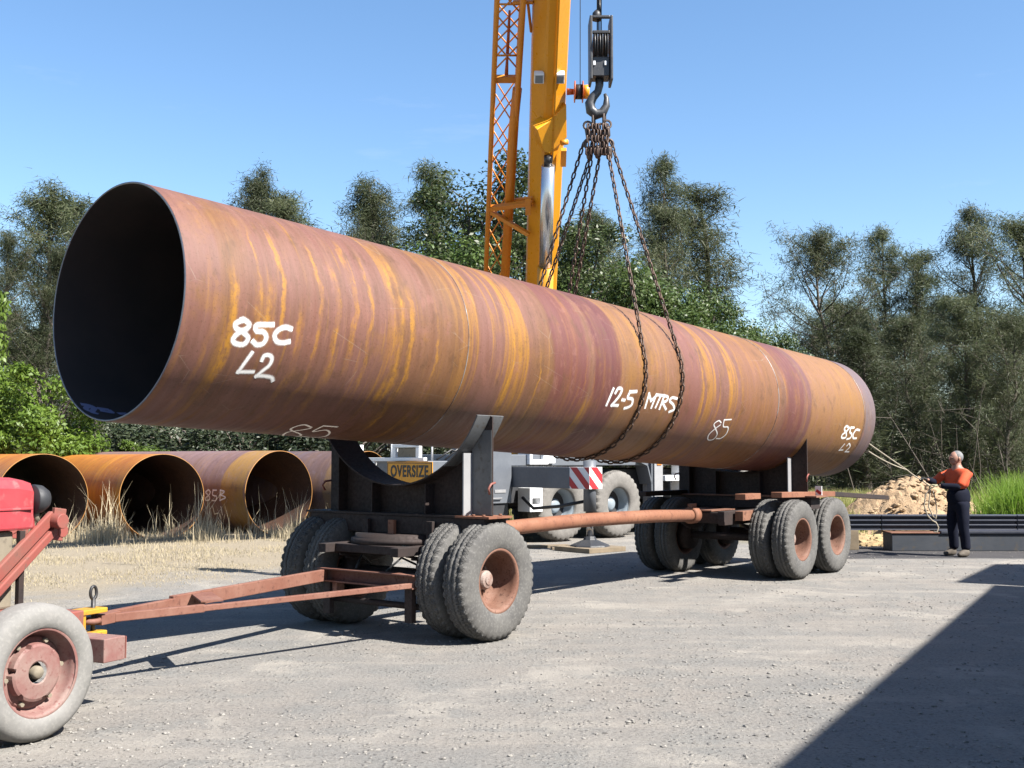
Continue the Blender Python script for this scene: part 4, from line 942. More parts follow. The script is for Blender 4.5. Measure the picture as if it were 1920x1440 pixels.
# hood: rounded profile swept along x
hs = []
for x, hh, ww in ((-1.5, 1.56, .27), (-.4, 1.545, .27), (.30, 1.52, .265), (.42, 1.50, .25), (.47, 1.45, .22)):
    hs.append([Vector((x, -ww, 1.19)), Vector((x, -ww, hh - .07)), Vector((x, -ww + .03, hh - .018)), Vector((x, -ww + .10, hh)), Vector((x, ww - .10, hh)), Vector((x, ww - .03, hh - .018)), Vector((x, ww, hh - .07)), Vector((x, ww, 1.19))])
m = MB(); k = 8; m.add([p for s in hs for p in s], [(i*k+j, i*k+(j+1) % k, (i+1)*k+(j+1) % k, (i+1)*k+j) for i in range(4) for j in range(k)] + [tuple(reversed(range(k))), tuple(4*k+j for j in range(k))]); m.build('hood', M_red, tr, .015)
m = MB(); m.box(-1.4, .4, -.274, .274, 1.315, 1.33); m.build('hood_moulding', M_red, tr, .004)
MB().box(.02, .024, -.2712, -.2695, 1.20, 1.46).build('hood_seam', M_black, tr)
for zz in (1.41, 1.25): MB().cyl((-.03, -.268, zz), (-.03, -.275, zz), .012, 10).build('hood_fastener', M_black, tr)
m = MB(); m.box(-1.5, .30, -.22, .22, .70, 1.185); m.box(-1.5, .02, -.255, -.222, .78, 1.12); m.build('engine', M_beige, tr, .02)
m = MB(); m.box(.315, .355, -.262, -.225, .62, 1.185); m.build('front_post', M_rustshade, tr, .004)
m = MB(); m.box(-.09, .09, -.56, .56, .36, .47); m.box(-.4, 1.0, -.12, .12, .47, .60); m.box(-.25, .35, -.26, .26, .60, .70); m.build('front_axle', M_redrust, tr, .008)
for sgn in (-1, 1):
    hl = MB(); P = tlc(at(64, 936, 7.35)); hl.lathe([(.0, -.075), (.06, -.06), (.088, -.02), (.095, .03), (.09, .035), (.0, .045)], 28, Matrix.Translation((P.x + .03, P.y if sgn < 0 else -P.y, P.z)) @ Matrix.Rotation(-math.pi/2 - .25, 4, 'Z') @ Matrix.Scale(-1, 4, (0,1,0)))
    hl.build('headlight', M_crdark, tr)
    hb_ = MB(); hb_.bar((P.x - .02, P.y if sgn < 0 else -P.y, P.z - .10), (P.x - .12, (P.y if sgn < 0 else -P.y) * .6, P.z - .12), .03, .03); hb_.tube([(P.x + .02, P.y if sgn < 0 else -P.y, P.z - .07), (P.x + .02, P.y if sgn < 0 else -P.y, P.z - .14)], .02, 8); hb_.build('headlight_bracket', M_beige, tr)
for sgn in (-1, 1):
    a0 = tlc(at(98, 968, 7.55)); a1 = tlc(at(-10, 1083, 6.95)); 
    if sgn > 0: a0.y, a1.y = -a0.y, -a1.y
    dd = (a1 - a0).normalized(); ext = a0 + dd * 1.75
    m = MB(); m.bar(a0, ext, .035, .085); m.bar(a0 + Vector((.02, 0, -.088)), ext + Vector((.02, 0, -.088)), .05, .055)
    m.build('lift_arm', M_redrust, tr, .008)
    m = MB(); m.tube([a0 + Vector((.0, -.03*sgn, -.03)), a0 + Vector((.0, .10*sgn, -.03))], .05, 14); m.bar(a0 + Vector((.06, 0, .05)), a0 + Vector((.03, 0, -.16)), .03, .10); m.tube([a0 + Vector((.08, -.02, -.10)), a0 + Vector((.08, .06, -.10))], .045, 12); m.build('arm_pivot', M_redrust, tr, .005)
    m = MB(); m.bar((-.1, sgn*.34, .62), (.25, sgn*.34, .66), .05, .12); m.tube([(.22, sgn*.30, .66), (.22, sgn*.40, .66)], .035, 12); m.build('arm_mount', M_redrust, tr, .005)
# bumper block and yellow hitch
bb = tlc(gnd(190, 1240, .30)); 
m = MB(); m.box(bb.x - .10, bb.x + .09, bb.y - .12, -bb.y + .12, .31, .465); m.build('bumper_bar', M_maroon, tr, .006)
m = MB(); m.box(bb.x + .092, bb.x + .10, bb.y - .12, -bb.y + .12, .315, .46); m.build('bumper_face', M_redrust, tr)
hp_ = tlc(at(160, 1160, 8.05)); 
m = MB(); m.box(hp_.x - .10, hp_.x + .14, hp_.y - .07, hp_.y + .07, .555, .590); m.box(hp_.x - .10, hp_.x + .14, hp_.y - .07, hp_.y + .07, .40, .43); m.box(hp_.x - .10, hp_.x - .05, hp_.y - .06, hp_.y + .06, .4305, .5545); m.build('hitch', M_hitch, tr, .006)
m = MB(); m.bar((hp_.x - .10, hp_.y, .45), (bb.x - .11, 0, .45), .10, .09); m.build('hitch_beam', M_redrust, tr, .005)
m = MB(); m.tube([(hp_.x + .07, hp_.y, .38), (hp_.x + .07, hp_.y, .66)], .016, 10); m.tube([(hp_.x + .07 + .028*math.cos(t), hp_.y, .695 + .045*math.sin(t)) for t in np.linspace(0, 2*math.pi, 16, endpoint=False)], .011, 8, closed=True); m.build('hitch_pin', M_black, tr)
# driver's end (off to the left)
m = MB(); m.box(-2.5, -1.52, -.25, .25, .6, 1.0); m.build('gearbox', M_beige, tr, .02)
m = MB(); m.box(-2.4, -1.95, -.24, .24, 1.05, 1.13); m.box(-2.46, -2.38, -.24, .24, 1.13, 1.5); m.build('seat', M_blackrub, tr, .03)
m = MB(); m.tube([(-1.62 + .06*math.sin(t), .2*math.cos(t), 1.62 + .19*math.sin(t)) for t in np.linspace(0, 2*math.pi, 24, endpoint=False)], .014, 8, closed=True); m.tube([(-1.45, 0, 1.45), (-1.62, 0, 1.62)], .02, 8); m.build('steering_wheel', M_black, tr)

# ------------------------------------------------------------------ steel stacked on the right, dirt heap
def long_beam(x0, x1, Y0, Y1, z0, z1, mat, label, nfl=3):
    P, Q = Vector((x0, Y0, 0)), Vector((x1, Y1, 0)); r = thing('steel_beam', label, 'steel beam', P, math.atan2(Q.y-P.y, Q.x-P.x)); L = (Q-P).length; h = (z1 - z0)
    m = MB(); m.box(0, L, .02, .22, z0, z1); m.build('beam_web', mat, r, .004)
    m = MB()
    for i in range(nfl + 1): zz = z0 + h * i / nfl; m.box(-.002, L + .002, -.03, .24, zz - .012, zz + .012)
    m.build('beam_flange', M_beam2, r, .004); return r
M_beam2 = paint('mid blue beam paint', (.055, .064, .095), (.085, .095, .13), 1.5, .45)
BY = 20.7
xa, xb, xc = at(1560, 975, BY).x, at(1652, 975, BY).x, at(1906, 975, BY).x
long_beam(xa - .9, xb - .01, BY, BY, .36, .61, M_beam, 'dark blue steel beam pack on the ground just right of the rear trailer wheels')
long_beam(xb + .01, xc - .01, BY, BY, .36, .61, M_beam, 'dark blue steel beam pack behind the man holding the rope')
long_beam(xc + .01, xc + 2.6, BY, BY, .36, .61, M_beam, 'dark blue steel beam pack running off the right edge')
x0_, x1_ = at(1671, 1030, 20.4).x, at(1920, 1030, 20.4).x
bx_ = thing('steel_box_section', 'low blue grey steel trough lying under the beams behind the man', 'steel section', (x0_, 20.35, 0))
MB().box(0, x1_ - x0_ + 3.0, 0, .5, 0, .31).build('trough_side', M_concrete, bx_, .01)
MB().box(-.02, .85, -.02, .52, .312, .33).build('trough_cap', M_rust, bx_, .004)
MB().box(.87, x1_ - x0_ + 3.0, -.03, .53, .312, .357).build('trough_cap', M_beam, bx_, .004)
tb = MB().box(xa + .2, xa + .45, BY - .1, BY + .4, 0, .346).build('timber_bearer', M_wood, None, .006); tag(tb, 'weathered timber bearer under the beams behind the rear trailer wheels', 'timber')
for i, (px, py, lab) in enumerate(((1018, 1027, 'loose timber plank on the gravel left of the crane foot'), (1085, 1030, 'flat timber pad on the gravel below the crane foot'))):
    g0 = gnd(px, py); o = MB().box(-.5, .5, -.11, .11, 0, .05).build('timber_plank', M_wood, None, .006); o.location = g0; o.rotation_euler = (0, 0, .3 - .2*i); tag(o, lab, 'timber', 'timber packing by the crane')
pd = MB().box(-.45, .45, -.45, .45, 0, .083).build('timber_pad', M_wood, None, .006); pw = CR.matrix_basis @ Vector((ox, -1.84, 0)); pd.location = pw; pd.rotation_euler = (0, 0, .7); tag(pd, 'square timber pad directly under the crane jack foot', 'timber', 'timber packing by the crane')

def mound(cx, cy, rx, ry, h, mat, name, seed, rough=.10):
    r = np.random.default_rng(seed); n = 90; xs = np.linspace(-1.25, 1.25, n); X, Y = np.meshgrid(xs, xs); D = np.sqrt(X**2 + Y**2)
    def sm(k):
        g = r.normal(size=(k + 1, k + 1)); t = np.linspace(0, k - 1e-6, n); i = t.astype(int); f = t - i; f = f*f*(3-2*f)
        a = g[i][:, i]*(1-f)[None, :] + g[i][:, i+1]*f[None, :]; b_ = g[i+1][:, i]*(1-f)[None, :] + g[i+1][:, i+1]*f[None, :]; return a*(1-f)[:, None] + b_*f[:, None]
    N = sm(5)*.5 + sm(11)*.35 + sm(24)*.3 + sm(50)*.28
    Z = np.clip(1 - (D + sm(4)*.09) ** 1.25, -.2, None) * h + N * rough * np.clip(1.15 - D, 0, 1)
    vs = [(cx + x*rx, cy + y*ry, z) for x, y, z in zip(X.ravel(), Y.ravel(), Z.ravel())]
    m = MB(); m.add(vs, [(j*n+i, j*n+i+1, (j+1)*n+i+1, (j+1)*n+i) for j in range(n-1) for i in range(n-1)], False)
    return m.build(name, mat)
M_dirt = NT('tan dirt'); _v = M_dirt.coord('Object'); _a = M_dirt.noise(_v, 3, 6, .7); _b = M_dirt.noise(_v, 22, 5, .7)
M_dirt = M_dirt.done(M_dirt.mix(M_dirt.mr(_b, .5, .7, 0, .6), M_dirt.mix(M_dirt.mr(_a, .35, .65), (.56, .41, .26), (.48, .33, .20)), (.32, .21, .12)), .95, 0, M_dirt.bump(_b, .8, .05), .1)
dc = at(1706, 960, 26.3)
dp = mound(dc.x, 26.3, 2.0, 2.2, 1.22, M_dirt, 'dirt_heap', 5, .13); tag(dp, 'tan heap of crumbly dirt behind the beams, left of the man', 'dirt heap')
dsamp = lambda: (lambda a, q: (dc.x + 2.0*q*math.cos(a), 26.3 + 2.2*q*math.sin(a), max(0, 1.22*(1 - q**1.25)) - .01))(RNG.uniform(0, 6.28), RNG.random() ** .6 * 1.05)
tag(stones(700, dsamp, .02, .12, M_dirt, 'dirt_clods'), kind='stuff')
rub = lambda: (RNG.uniform(at(1585, 1000, 22.6).x, at(1690, 1000, 22.6).x), RNG.uniform(21.4, 24.0), 0.0)
M_rubble = paint('yellow rubble', (.50, .37, .18), (.42, .29, .14), 2, .9)
tag(stones(800, rub, .03, .13, M_rubble, 'rubble'), kind='stuff')

# ------------------------------------------------------------------ shed whose shadow crosses the yard (out of frame, right and behind)
shed = thing('shed', 'tall grey corrugated shed standing right of the yard', 'shed', (0, 0, 0))
M_clad = NT('corrugated cladding'); _v = M_clad.coord('Object', (9, 9, 0)); _w = M_clad.n('ShaderNodeTexWave'); _w.inputs['Scale'].default_value = 1.0; M_clad.l(_v, _w.inputs[0]); M_clad = M_clad.done((.45, .46, .46), .5, .2, M_clad.bump(_w.outputs['Fac'], .6, .03))
def shed_block(name, pts, H):
    off = Vector((SUN.x / SUN.z, SUN.y / SUN.z, 0)) * H; q = [Vector((x, y, 0)) + off for x, y in pts]; k = len(q); m = MB()
    m.add([(p.x, p.y, 0) for p in q] + [(p.x, p.y, H) for p in q], [tuple(reversed(range(k))), tuple(range(k, 2*k))] + [(i, (i+1) % k, k+(i+1) % k, k+i) for i in range(k)]); return m.build(name, M_clad, shed)
g1 = gnd(1452, 1440); g2 = gnd(1862, 1097); g3 = gnd(1790, 1092); g4 = gnd(1868, 1059); dr = (g2 - g1).normalized()
gA = g1 - dr * 9.0; rgt = Vector((dr.y, -dr.x, 0))
shed_block('long_bay', [(gA.x, gA.y), (g2.x, g2.y), ((g2 + rgt*9).x, (g2 + rgt*9).y), ((gA + rgt*9).x, (gA + rgt*9).y)], 6.0)
s4 = gnd(1868, 1056); s5 = gnd(1560, 1050); s6 = gnd(1560, 1024)
shed_block('end_bay', [(g3.x, g3.y), (g4.x, g4.y + .1), (s4.x + 7, g4.y + .1), (g3.x + 9, g3.y - .35)], 7.2)

# ------------------------------------------------------------------ vegetation
def rnd_unit(n):
    v = RNG.normal(size=(n, 3)); return v / np.linalg.norm(v, axis=1)[:, None]
def needles(c, d, ln, wd):
    n = len(c); s = np.cross(d, rnd_unit(n)); s /= np.linalg.norm(s, axis=1)[:, None] + 1e-9
    v = np.empty((n, 3, 3)); v[:, 0] = c - s*wd[:, None]/2; v[:, 1] = c + s*wd[:, None]/2; v[:, 2] = c + d*ln[:, None]; return v.reshape(-1, 3)
def leafquads(c, d, nrm, ln, wd):
    s = np.cross(d, nrm); s /= np.linalg.norm(s, axis=1)[:, None] + 1e-9; n = len(c); v = np.empty((n, 4, 3))
    v[:, 0] = c; v[:, 1] = c + d*(ln*.5)[:, None] + s*(wd/2)[:, None]; v[:, 2] = c + d*ln[:, None]; v[:, 3] = c + d*(ln*.5)[:, None] - s*(wd/2)[:, None]; return v.reshape(-1, 3)
protos = {}
def she_oak(key, H, spread, nl, low, seed, dens=15, lean=.0):
    r = np.random.default_rng(seed); root = thing('she_oak', '', 'tree'); t = MB()
    wob = np.cumsum(r.normal(0, .10, (9, 2)), 0); zs = np.linspace(0, H*.97, 9); tp = [Vector((wob[i, 0] - wob[0, 0] + lean*zs[i], wob[i, 1] - wob[0, 1], zs[i])) for i in range(9)]
    t.tube(tp, list(np.linspace(.17, .02, 9) * H/12), 7); cs = []
    def trunk_at(z): i = min(int(z / (H*.97) * 8), 7); f = z/(H*.97)*8 - i; return tp[i].lerp(tp[i+1], f)
    for k in range(nl):
        h = low + (1 - low) * (k + r.random()) / nl; z = h*H*.96; az = r.uniform(0, 6.283); el = math.radians(r.uniform(30, 62)); prof = min(1.0, 2.6*(1.03-h))*min(1, .55 + 1.2*(h-low)) 
        L = spread * prof * r.uniform(.6, 1.25) + .35; P = trunk_at(z); pts = [P]; a, e = az, el
        for q in range(4): a += r.normal(0, .25); e += r.normal(.04, .16); P = P + Vector((math.cos(a)*math.cos(e), math.sin(a)*math.cos(e), math.sin(e))) * (L/4); pts.append(P)
        t.tube(pts, [.035, .026, .018, .012, .006], 5, False)
        for q in range(1, 5):
            for _ in range(2 if q > 1 else 1):
                a2 = r.uniform(0, 6.28); e2 = math.radians(r.uniform(10, 70)); l2 = L*r.uniform(.15, .35) + .15; Q = pts[q] + Vector((math.cos(a2)*math.cos(e2), math.sin(a2)*math.cos(e2), math.sin(e2))) * l2
                t.tube([pts[q], Q], [.009, .003], 4, False)
                for f in (.45, .75, 1.0): cs.append(pts[q].lerp(Q, f))
            cs.append(pts[q])
    cs = np.array([tuple(c) for c in cs]); C = np.repeat(cs, dens, 0) + RNG.normal(0, .15, (len(cs)*dens, 3)); d = rnd_unit(len(C)) * .75 + np.array([0, 0, -.35]); d[:, :2] *= 1.0; d /= np.linalg.norm(d, axis=1)[:, None]
    np_mesh('crown', needles(C, d, RNG.uniform(.12, .34, len(C)), RNG.uniform(.014, .030, len(C))), 3, M_oakleaf, root)
    t.build('trunk', M_bark, root); protos[key] = (root, H); return root
def broadleaf(key, H, rx, zc, rz, nclump, per, leaf, mat, seed, name='broadleaf_tree', cr=.75):
    r = np.random.default_rng(seed); root = thing(name, '', 'tree'); t = MB(); t.tube([(0,0,0), (.1,.05,H*.25), (-.05,.1,H*.5), (0,0,H*.8)], [.17*H/9, .13*H/9, .09*H/9, .03], 8); V = []
    for k in range(nclump):
        u = r.normal(size=3); u /= np.linalg.norm(u); rad = r.random() ** .45; c = np.array([u[0]*rx*rad, u[1]*rx*rad, zc + u[2]*rz*rad])
        if c[2] < .3: c[2] = .3 + r.random()*.4
        z0 = min(max(c[2]*.55, .1), H*.75); t.tube([(0, 0, z0), tuple(c*np.array([.5, .5, 1]) * .98 + np.array([0,0,-.1])), tuple(c)], [.05, .03, .012], 5, False)
        n = int(per * r.uniform(.6, 1.3)); cd = rnd_unit(n); rr = cr * r.uniform(.6, 1.2) * RNG.random(n) ** .4; P = c + cd * rr[:, None] * np.array([1, 1, .75]); nr = cd * .6 + rnd_unit(n)*.7 + np.array([0, 0, .5]); nr /= np.linalg.norm(nr, axis=1)[:, None]
        d = np.cross(nr, rnd_unit(n)); d /= np.linalg.norm(d, axis=1)[:, None] + 1e-9; V.append(leafquads(P, d, nr, RNG.uniform(.7, 1.3, n)*leaf, RNG.uniform(.35, .6, n)*leaf))
    np_mesh('crown', np.concatenate(V), 4, mat, root); t.build('trunk', M_bark, root); protos[key] = (root, H); return root
she_oak('oakA', 12, 1.7, 50, .12, 11, 20); she_oak('oakB', 12, 2.5, 52, .10, 12, 21); she_oak('oakC', 12, 1.15, 36, .16, 13, 20); she_oak('oakD', 11, 3.0, 54, .07, 14, 21, .05)
she_oak('oakE', 12, 2.0, 44, .12, 15, 19, -.04)
broadleaf('dense', 13, 3.4, 7.0, 5.7, 120, 330, .17, M_darkleaf, 21, cr=.95); broadleaf('round', 8, 2.6, 4.2, 3.5, 75, 300, .15, M_midleaf, 22, cr=.85)
broadleaf('shrub', 3.4, 2.2, 1.6, 1.5, 40, 220, .13, M_shadeleaf, 25, 'shade_shrub', .7)
broadleaf('bush', 5, 2.0, 2.4, 2.3, 55, 260, .17, M_brightleaf, 23, 'leafy_bush', .6)
used = set()
def plant(key, px, Y, ytop, label, group=None, wide=1.0, name=None):
    root, H = protos[key]; top = at(px, ytop, Y)
    o = root if key not in used else copy_tree(root); used.add(key)
    s = top.z / H; o.location = (top.x, Y, 0); wv = wide*random.uniform(.85, 1.25); o.scale = (s*wv, s*wv*random.uniform(.85, 1.2), s); o.rotation_euler = (random.uniform(-.05, .05), random.uniform(-.04, .04), random.uniform(0, 6.28)); o['label'] = label
    if group: o['group'] = group
    elif 'group' in o.keys(): del o['group']
    return o
G = 'trees behind the yard'
plant('oakA', 55, 44, 352, 'tall wispy she-oak with the highest crown left of the pipe mouth', G, 1.2)
plant('oakB', 0, 40, 440, 'bushy she-oak at the left edge of the photo above the lime bush', G)
plant('oakC', 128, 46, 372, 'slim she-oak whose crown touches the left rim of the pipe mouth', G, 1.6)
plant('oakB', 95, 41, 470, 'lower spreading she-oak behind the lime bush beside the pipe mouth', G, 1.1)
plant('oakD', 175, 43, 520, 'she-oak mostly hidden behind the pipe mouth at its lower left', G)
plant('oakA', 441, 52, 308, 'pointed she-oak tip rising above the near end of the pipe', G, .9)
plant('oakC', 487, 53, 350, 'shorter she-oak tip just right of the pointed one above the pipe', G, 1.5)
plant('oakC', 572, 50, 372, 'thin lone she-oak tip above the pipe between the pointed one and the middle clump', G, 1.5)
plant('oakB', 690, 52, 405, 'low she-oak top at the left end of the middle clump', G)
plant('oakA', 745, 50, 332, 'feathery she-oak left of the big dense tree', G, 1.1)
plant('oakC', 803, 48, 315, 'tall thin she-oak touching the left side of the big dense tree', G, 1.3)
plant('dense', 895, 42, 258, 'big dense dark leafy tree behind the lattice jib', G, 1.15)
plant('dense', 1010, 44, 350, 'dark leafy tree right behind the yellow boom and silver cylinder', G, 1.0)
plant('round', 845, 40, 420, 'lower leafy tree at the left foot of the big dense one', G, 1.0)
plant('dense', 1080, 40, 395, 'dense leafy tree seen between the boom and the chains', G, 1.0)
plant('round', 1160, 38, 475, 'leafy tree low behind the right chain strands', G, 1.0)
plant('oakE', 1205, 50, 305, 'tall spreading she-oak right of the chain strands', G, 1.0)
plant('oakC', 1260, 48, 385, 'slim she-oak at the right flank of the tall spreading one', G, 1.4)
plant('oakC', 1325, 52, 350, 'thin isolated she-oak with a small high crown against open sky', G, 1.3)
plant('oakA', 1145, 47, 405, 'she-oak filling the gap behind the upper part of the right chains', G, 1.6)
plant('round', 1235, 39, 520, 'leafy tree low between the right chains and the rounded tree', G, 1.0)
plant('round', 1322, 40, 520, 'rounded mid green tree below the thin isolated she-oak', G, 1.0)
plant('round', 1440, 42, 590, 'low dark green tree just above the far half of the pipe', G, 1.0)
plant('oakD', 1560, 46, 440, 'open branched she-oak above the far end of the pipe', G, .95)
plant('oakE', 1655, 48, 432, 'tall open she-oak second right of the pipe end', G, 1.0)
plant('oakC', 1745, 47, 465, 'thin she-oak in the gap between the open ones and the right-hand giant', G, 1.5)
plant('oakD', 1720, 41, 600, 'low branchy she-oak in front of the gap', G, 1.0)
plant('oakE', 1850, 44, 378, 'tallest grey green she-oak near the right edge', G, 1.15)
plant('oakD', 1925, 42, 410, 'broad she-oak cut by the right edge of the photo', G, 1.0)
plant('oakB', 1800, 38, 560, 'dense low she-oak standing behind the man', G, 1.2)
plant('oakA', 1620, 38, 620, 'shorter she-oak just right of the pipe end', G, 1.5)
plant('oakD', 1880, 37, 590, 'low bushy she-oak behind the bright green grass', G, 1.0)
B_ = plant('bush', 88, 29.5, 662, 'bright lime green leafy bush behind the stored pipes, under the pipe mouth', None, 1.1); B_['category'] = 'bush'
B_ = plant('bush', -62, 30, 508, 'bright lime green bush cut by the left edge of the photo', None, .42); B_['category'] = 'bush'
for i_, (px, ty, lab) in enumerate(((215, 772, 'added shade-dark shrub beside the lime bush, below the pipe mouth'), (345, 766, 'added shade-dark shrub seen above the gap between the orange and mauve stored pipes'), (460, 760, 'added shade-dark shrub just above the mauve stored pipe'), (560, 770, 'added shade-dark shrub behind the thin painted 85 and the trailer saddle'), (660, 765, 'added shade-dark shrub behind the left arm of the front saddle'))):  # shrubs added, coloured near black, to give the forest's shade
    B_ = plant('shrub', px, 33.5 + (i_ % 2), ty, lab, 'added shade-dark shrubs behind the stored pipes', 1.25); B_['category'] = 'shrub'
B_ = plant('bush', 262, 31.5, 815, 'small yellow green bush low behind the orange stored pipe', None, 1.3); B_['category'] = 'bush'
GB = 'she-oaks deep in the forest'
for px in range(-120, 2080, 74):
    plant(('oakB', 'oakD', 'oakA', 'oakE')[(px // 74) % 4], px + random.uniform(-25, 25), random.uniform(56, 66), random.uniform(560, 660) if not 1330 < px < 1500 else 690, 'grey green she-oak far back in the forest behind the front trees', GB, 1.3)
# undergrowth: one mass nobody could count
def undergrowth():
    cs = []
    for _ in range(6500):
        Y = RNG.uniform(37, 52); x = RNG.uniform(-.53, .55) * Y; hmax = 1.3 + 2.6*RNG.random()**2 + (1.2 if x/Y > .22 else 0); cs.append((x, Y, RNG.random()*hmax))
    cs = np.array(cs); C = np.repeat(cs, 16, 0) + RNG.normal(0, .28, (len(cs)*16, 3)); C[:, 2] = np.abs(C[:, 2]); d = rnd_unit(len(C)); d[:, 2] = d[:, 2]*.6 - .1; d /= np.linalg.norm(d, axis=1)[:, None]
    tag(np_mesh('undergrowth', needles(C, d, RNG.uniform(.2, .55, len(C)), RNG.uniform(.025, .06, len(C))), 3, M_oakleaf), kind='stuff')
    # pale dead twigs and thin stems
    t = MB()
    for _ in range(150):
        Y = RNG.uniform(35.5, 44); x = RNG.uniform(-.5, .5)*Y if RNG.random() < .35 else RNG.uniform(.30, .48)*Y; P = Vector((x, Y, 0)); h = RNG.uniform(1.2, 4.2); ln = RNG.normal(0, .3, 2)
        Q = P + Vector((ln[0]*h, ln[1]*h, h)); t.tube([P, P.lerp(Q, .5) + Vector((RNG.normal(0, .08), 0, 0)), Q], [.022, .016, .006], 4, False)
        for k in range(4):
            f = RNG.uniform(.3, .95); S_ = P.lerp(Q, f); v = Vector((RNG.normal(0, .6), RNG.normal(0, .6), RNG.uniform(-.2, .7))); t.tube([S_, S_ + v], [.010, .003], 3, False)
    tag(t.build('dead_twigs', M_bark), kind='stuff')
undergrowth()
# grasses
def blades(n, sampler, hmin, hmax, wd, mat, name, bend=.5):
    P = np.array([sampler() for _ in range(n)]); n = len(P); h = RNG.uniform(hmin, hmax, n) * P[:, 3]; a = RNG.uniform(0, 6.28, n); s = np.stack([np.cos(a), np.sin(a), np.zeros(n)], 1); b_ = RNG.uniform(0, 6.28, n); dirv = np.stack([np.cos(b_), np.sin(b_), np.zeros(n)], 1)
    k = RNG.uniform(.1, 1, n) * bend; base = P[:, :3]; v = np.empty((n, 2, 4, 3)); W = (wd * RNG.uniform(.6, 1.4, n))[:, None]; up = np.array([0, 0, 1.0])
    m1 = base + up*(h*.55)[:, None] + dirv*(h*k*.25)[:, None]; tip = base + up*(h*(1 - .25*k))[:, None] + dirv*(h*k)[:, None]
    v[:, 0, 0] = base - s*W; v[:, 0, 1] = base + s*W; v[:, 0, 2] = m1 + s*W*.75; v[:, 0, 3] = m1 - s*W*.75
    v[:, 1, 0] = m1 - s*W*.75; v[:, 1, 1] = m1 + s*W*.75; v[:, 1, 2] = tip + s*W*.1; v[:, 1, 3] = tip - s*W*.1
    return tag(np_mesh(name, v.reshape(-1, 3), 4, mat), kind='stuff')
def s_short():
    while True:
        Y = RNG.uniform(12.5, 27); x = RNG.uniform(-.5, .02)*Y; d = -.842*x + .539*Y + RNG.normal(0, .5)
        if math.sin(x*2.1 + Y*.7) + math.sin(Y*1.7 - x*1.1) + math.sin(x*5.3 + Y*3.9)*.6 + RNG.normal()*.6 < -.55: continue
        if d > 12.3 and x < .5: return x, Y, 0, min(1.0, .35 + (d - 12.3)*.22)
blades(26000, s_short, .02, .09, .004, M_drygrass, 'short_dry_grass', .9)
def s_tall():
    while True:
        px = RNG.choice([RNG.normal(180, 40), RNG.normal(410, 45), RNG.normal(230, 110), RNG.normal(560, 35), RNG.normal(40, 50)]); Y = RNG.normal(22.6, .5) + max(0, (px - 150))*.0035
        x = (px - 960)/FPX*Y; cl = math.sin(x*7 + 1.3)*.5 + math.sin(x*3.1 + Y*2)*.5
        if cl + RNG.normal(0, .5) > -.15: return x, Y, 0, .55 + .45*max(cl, 0)
blades(3300, s_tall, .18, .62, .0055, M_drygrass, 'tall_dry_grass', .55)
blades(240, s_tall, .8, 1.5, .006, M_drygrass, 'seeding_grass_stalks', .5)
def s_olive():
    while True:
        Y = RNG.uniform(24.5, 40); x = RNG.uniform(.22, .56)*Y
        if RNG.random() < .45: Y = RNG.uniform(26, 36); x = at(RNG.uniform(1500, 1720), 900, Y).x
        if (x - dc.x)**2/3.6 + (Y - 26.3)**2/5 > 1: return x, Y, 0, 1
blades(30000, s_olive, .25, .8, .010, M_olivegrass, 'olive_grass', .5)
def s_green(): 
    Y = RNG.uniform(23.3, 27); x = at(RNG.normal(1895, 32), 960, Y).x + RNG.uniform(0, 1.0); return x, Y, 0, 1.0 + .25*math.sin(x*5)
blades(9000, s_green, .5, 1.25, .010, M_greengrass, 'bright_green_grass', .5)
def s_back():
    Y = RNG.uniform(27, 40); return RNG.uniform(-.52, .2)*Y, Y, 0, 1
blades(9000, s_back, .1, .4, .012, M_olivegrass, 'rank_grass', .5)

# ------------------------------------------------------------------ the man on the tag rope
MF = gnd(1800, 1043); man = thing('person', 'man in orange and navy work clothes pulling a tag rope tied to the pipe', 'person', MF, math.radians(180 + 18))
man.scale = (1.12, 1.14, 1.0)
def skin_obj(name, nodes, edges, mat, sub=2, root=0):
    me = bpy.data.meshes.new(name); me.from_pydata([n[:3] for n in nodes], edges, []); o = bpy.data.objects.new(name, me); COL.objects.link(o); o.parent = man; me.materials.append(mat)
    sm = o.modifiers.new('skin', 'SKIN'); sm.use_smooth_shade = True
    for i, n in enumerate(nodes):
        rr = n[3] if isinstance(n[3], tuple) else (n[3], n[3]); me.skin_vertices[0].data[i].radius = rr; me.skin_vertices[0].data[i].use_root = (i == root)
    ss = o.modifiers.new('sub', 'SUBSURF'); ss.levels = sub; ss.render_levels = sub; return o
# local: +x facing, +y his left, z up
def arm(sg):
    sh = Vector((.0, sg*.20, 1.43))
    if sg > 0: el, wr = Vector((.20, .27, 1.17)), Vector((.44, .10, 1.19))     # his left arm (towards us): forearm across the front
    else: el, wr = Vector((.26, -.22, 1.24)), Vector((.53, -.03, 1.29))
    return sh, el, wr
shL, elL, wrL = arm(1); shR, elR, wrR = arm(-1)
N = [(0, 0, .98, (.12, .10)), (0, 0, 1.12, (.13, .10)), (.01, 0, 1.30, (.13, .10)), (.0, 0, 1.43, (.08, .07)), (.015, 0, 1.51, .062), (.03, 0, 1.575, (.066, .075)), (.035, 0, 1.665, (.078, .092)), (.025, 0, 1.72, .06)]
E_ = [(i, i+1) for i in range(7)]
for s_, e_, w_ in ((shL, elL, wrL), (shR, elR, wrR)):
    b0 = len(N); N += [(*(s_ + Vector((0, 0, -.03))), .045), (*((s_+e_)/2), .040), (*e_, .034), (*((e_+w_)/2), .032), (*w_, .026)]; E_ += [(3, b0)] + [(b0+i, b0+i+1) for i in range(4)]
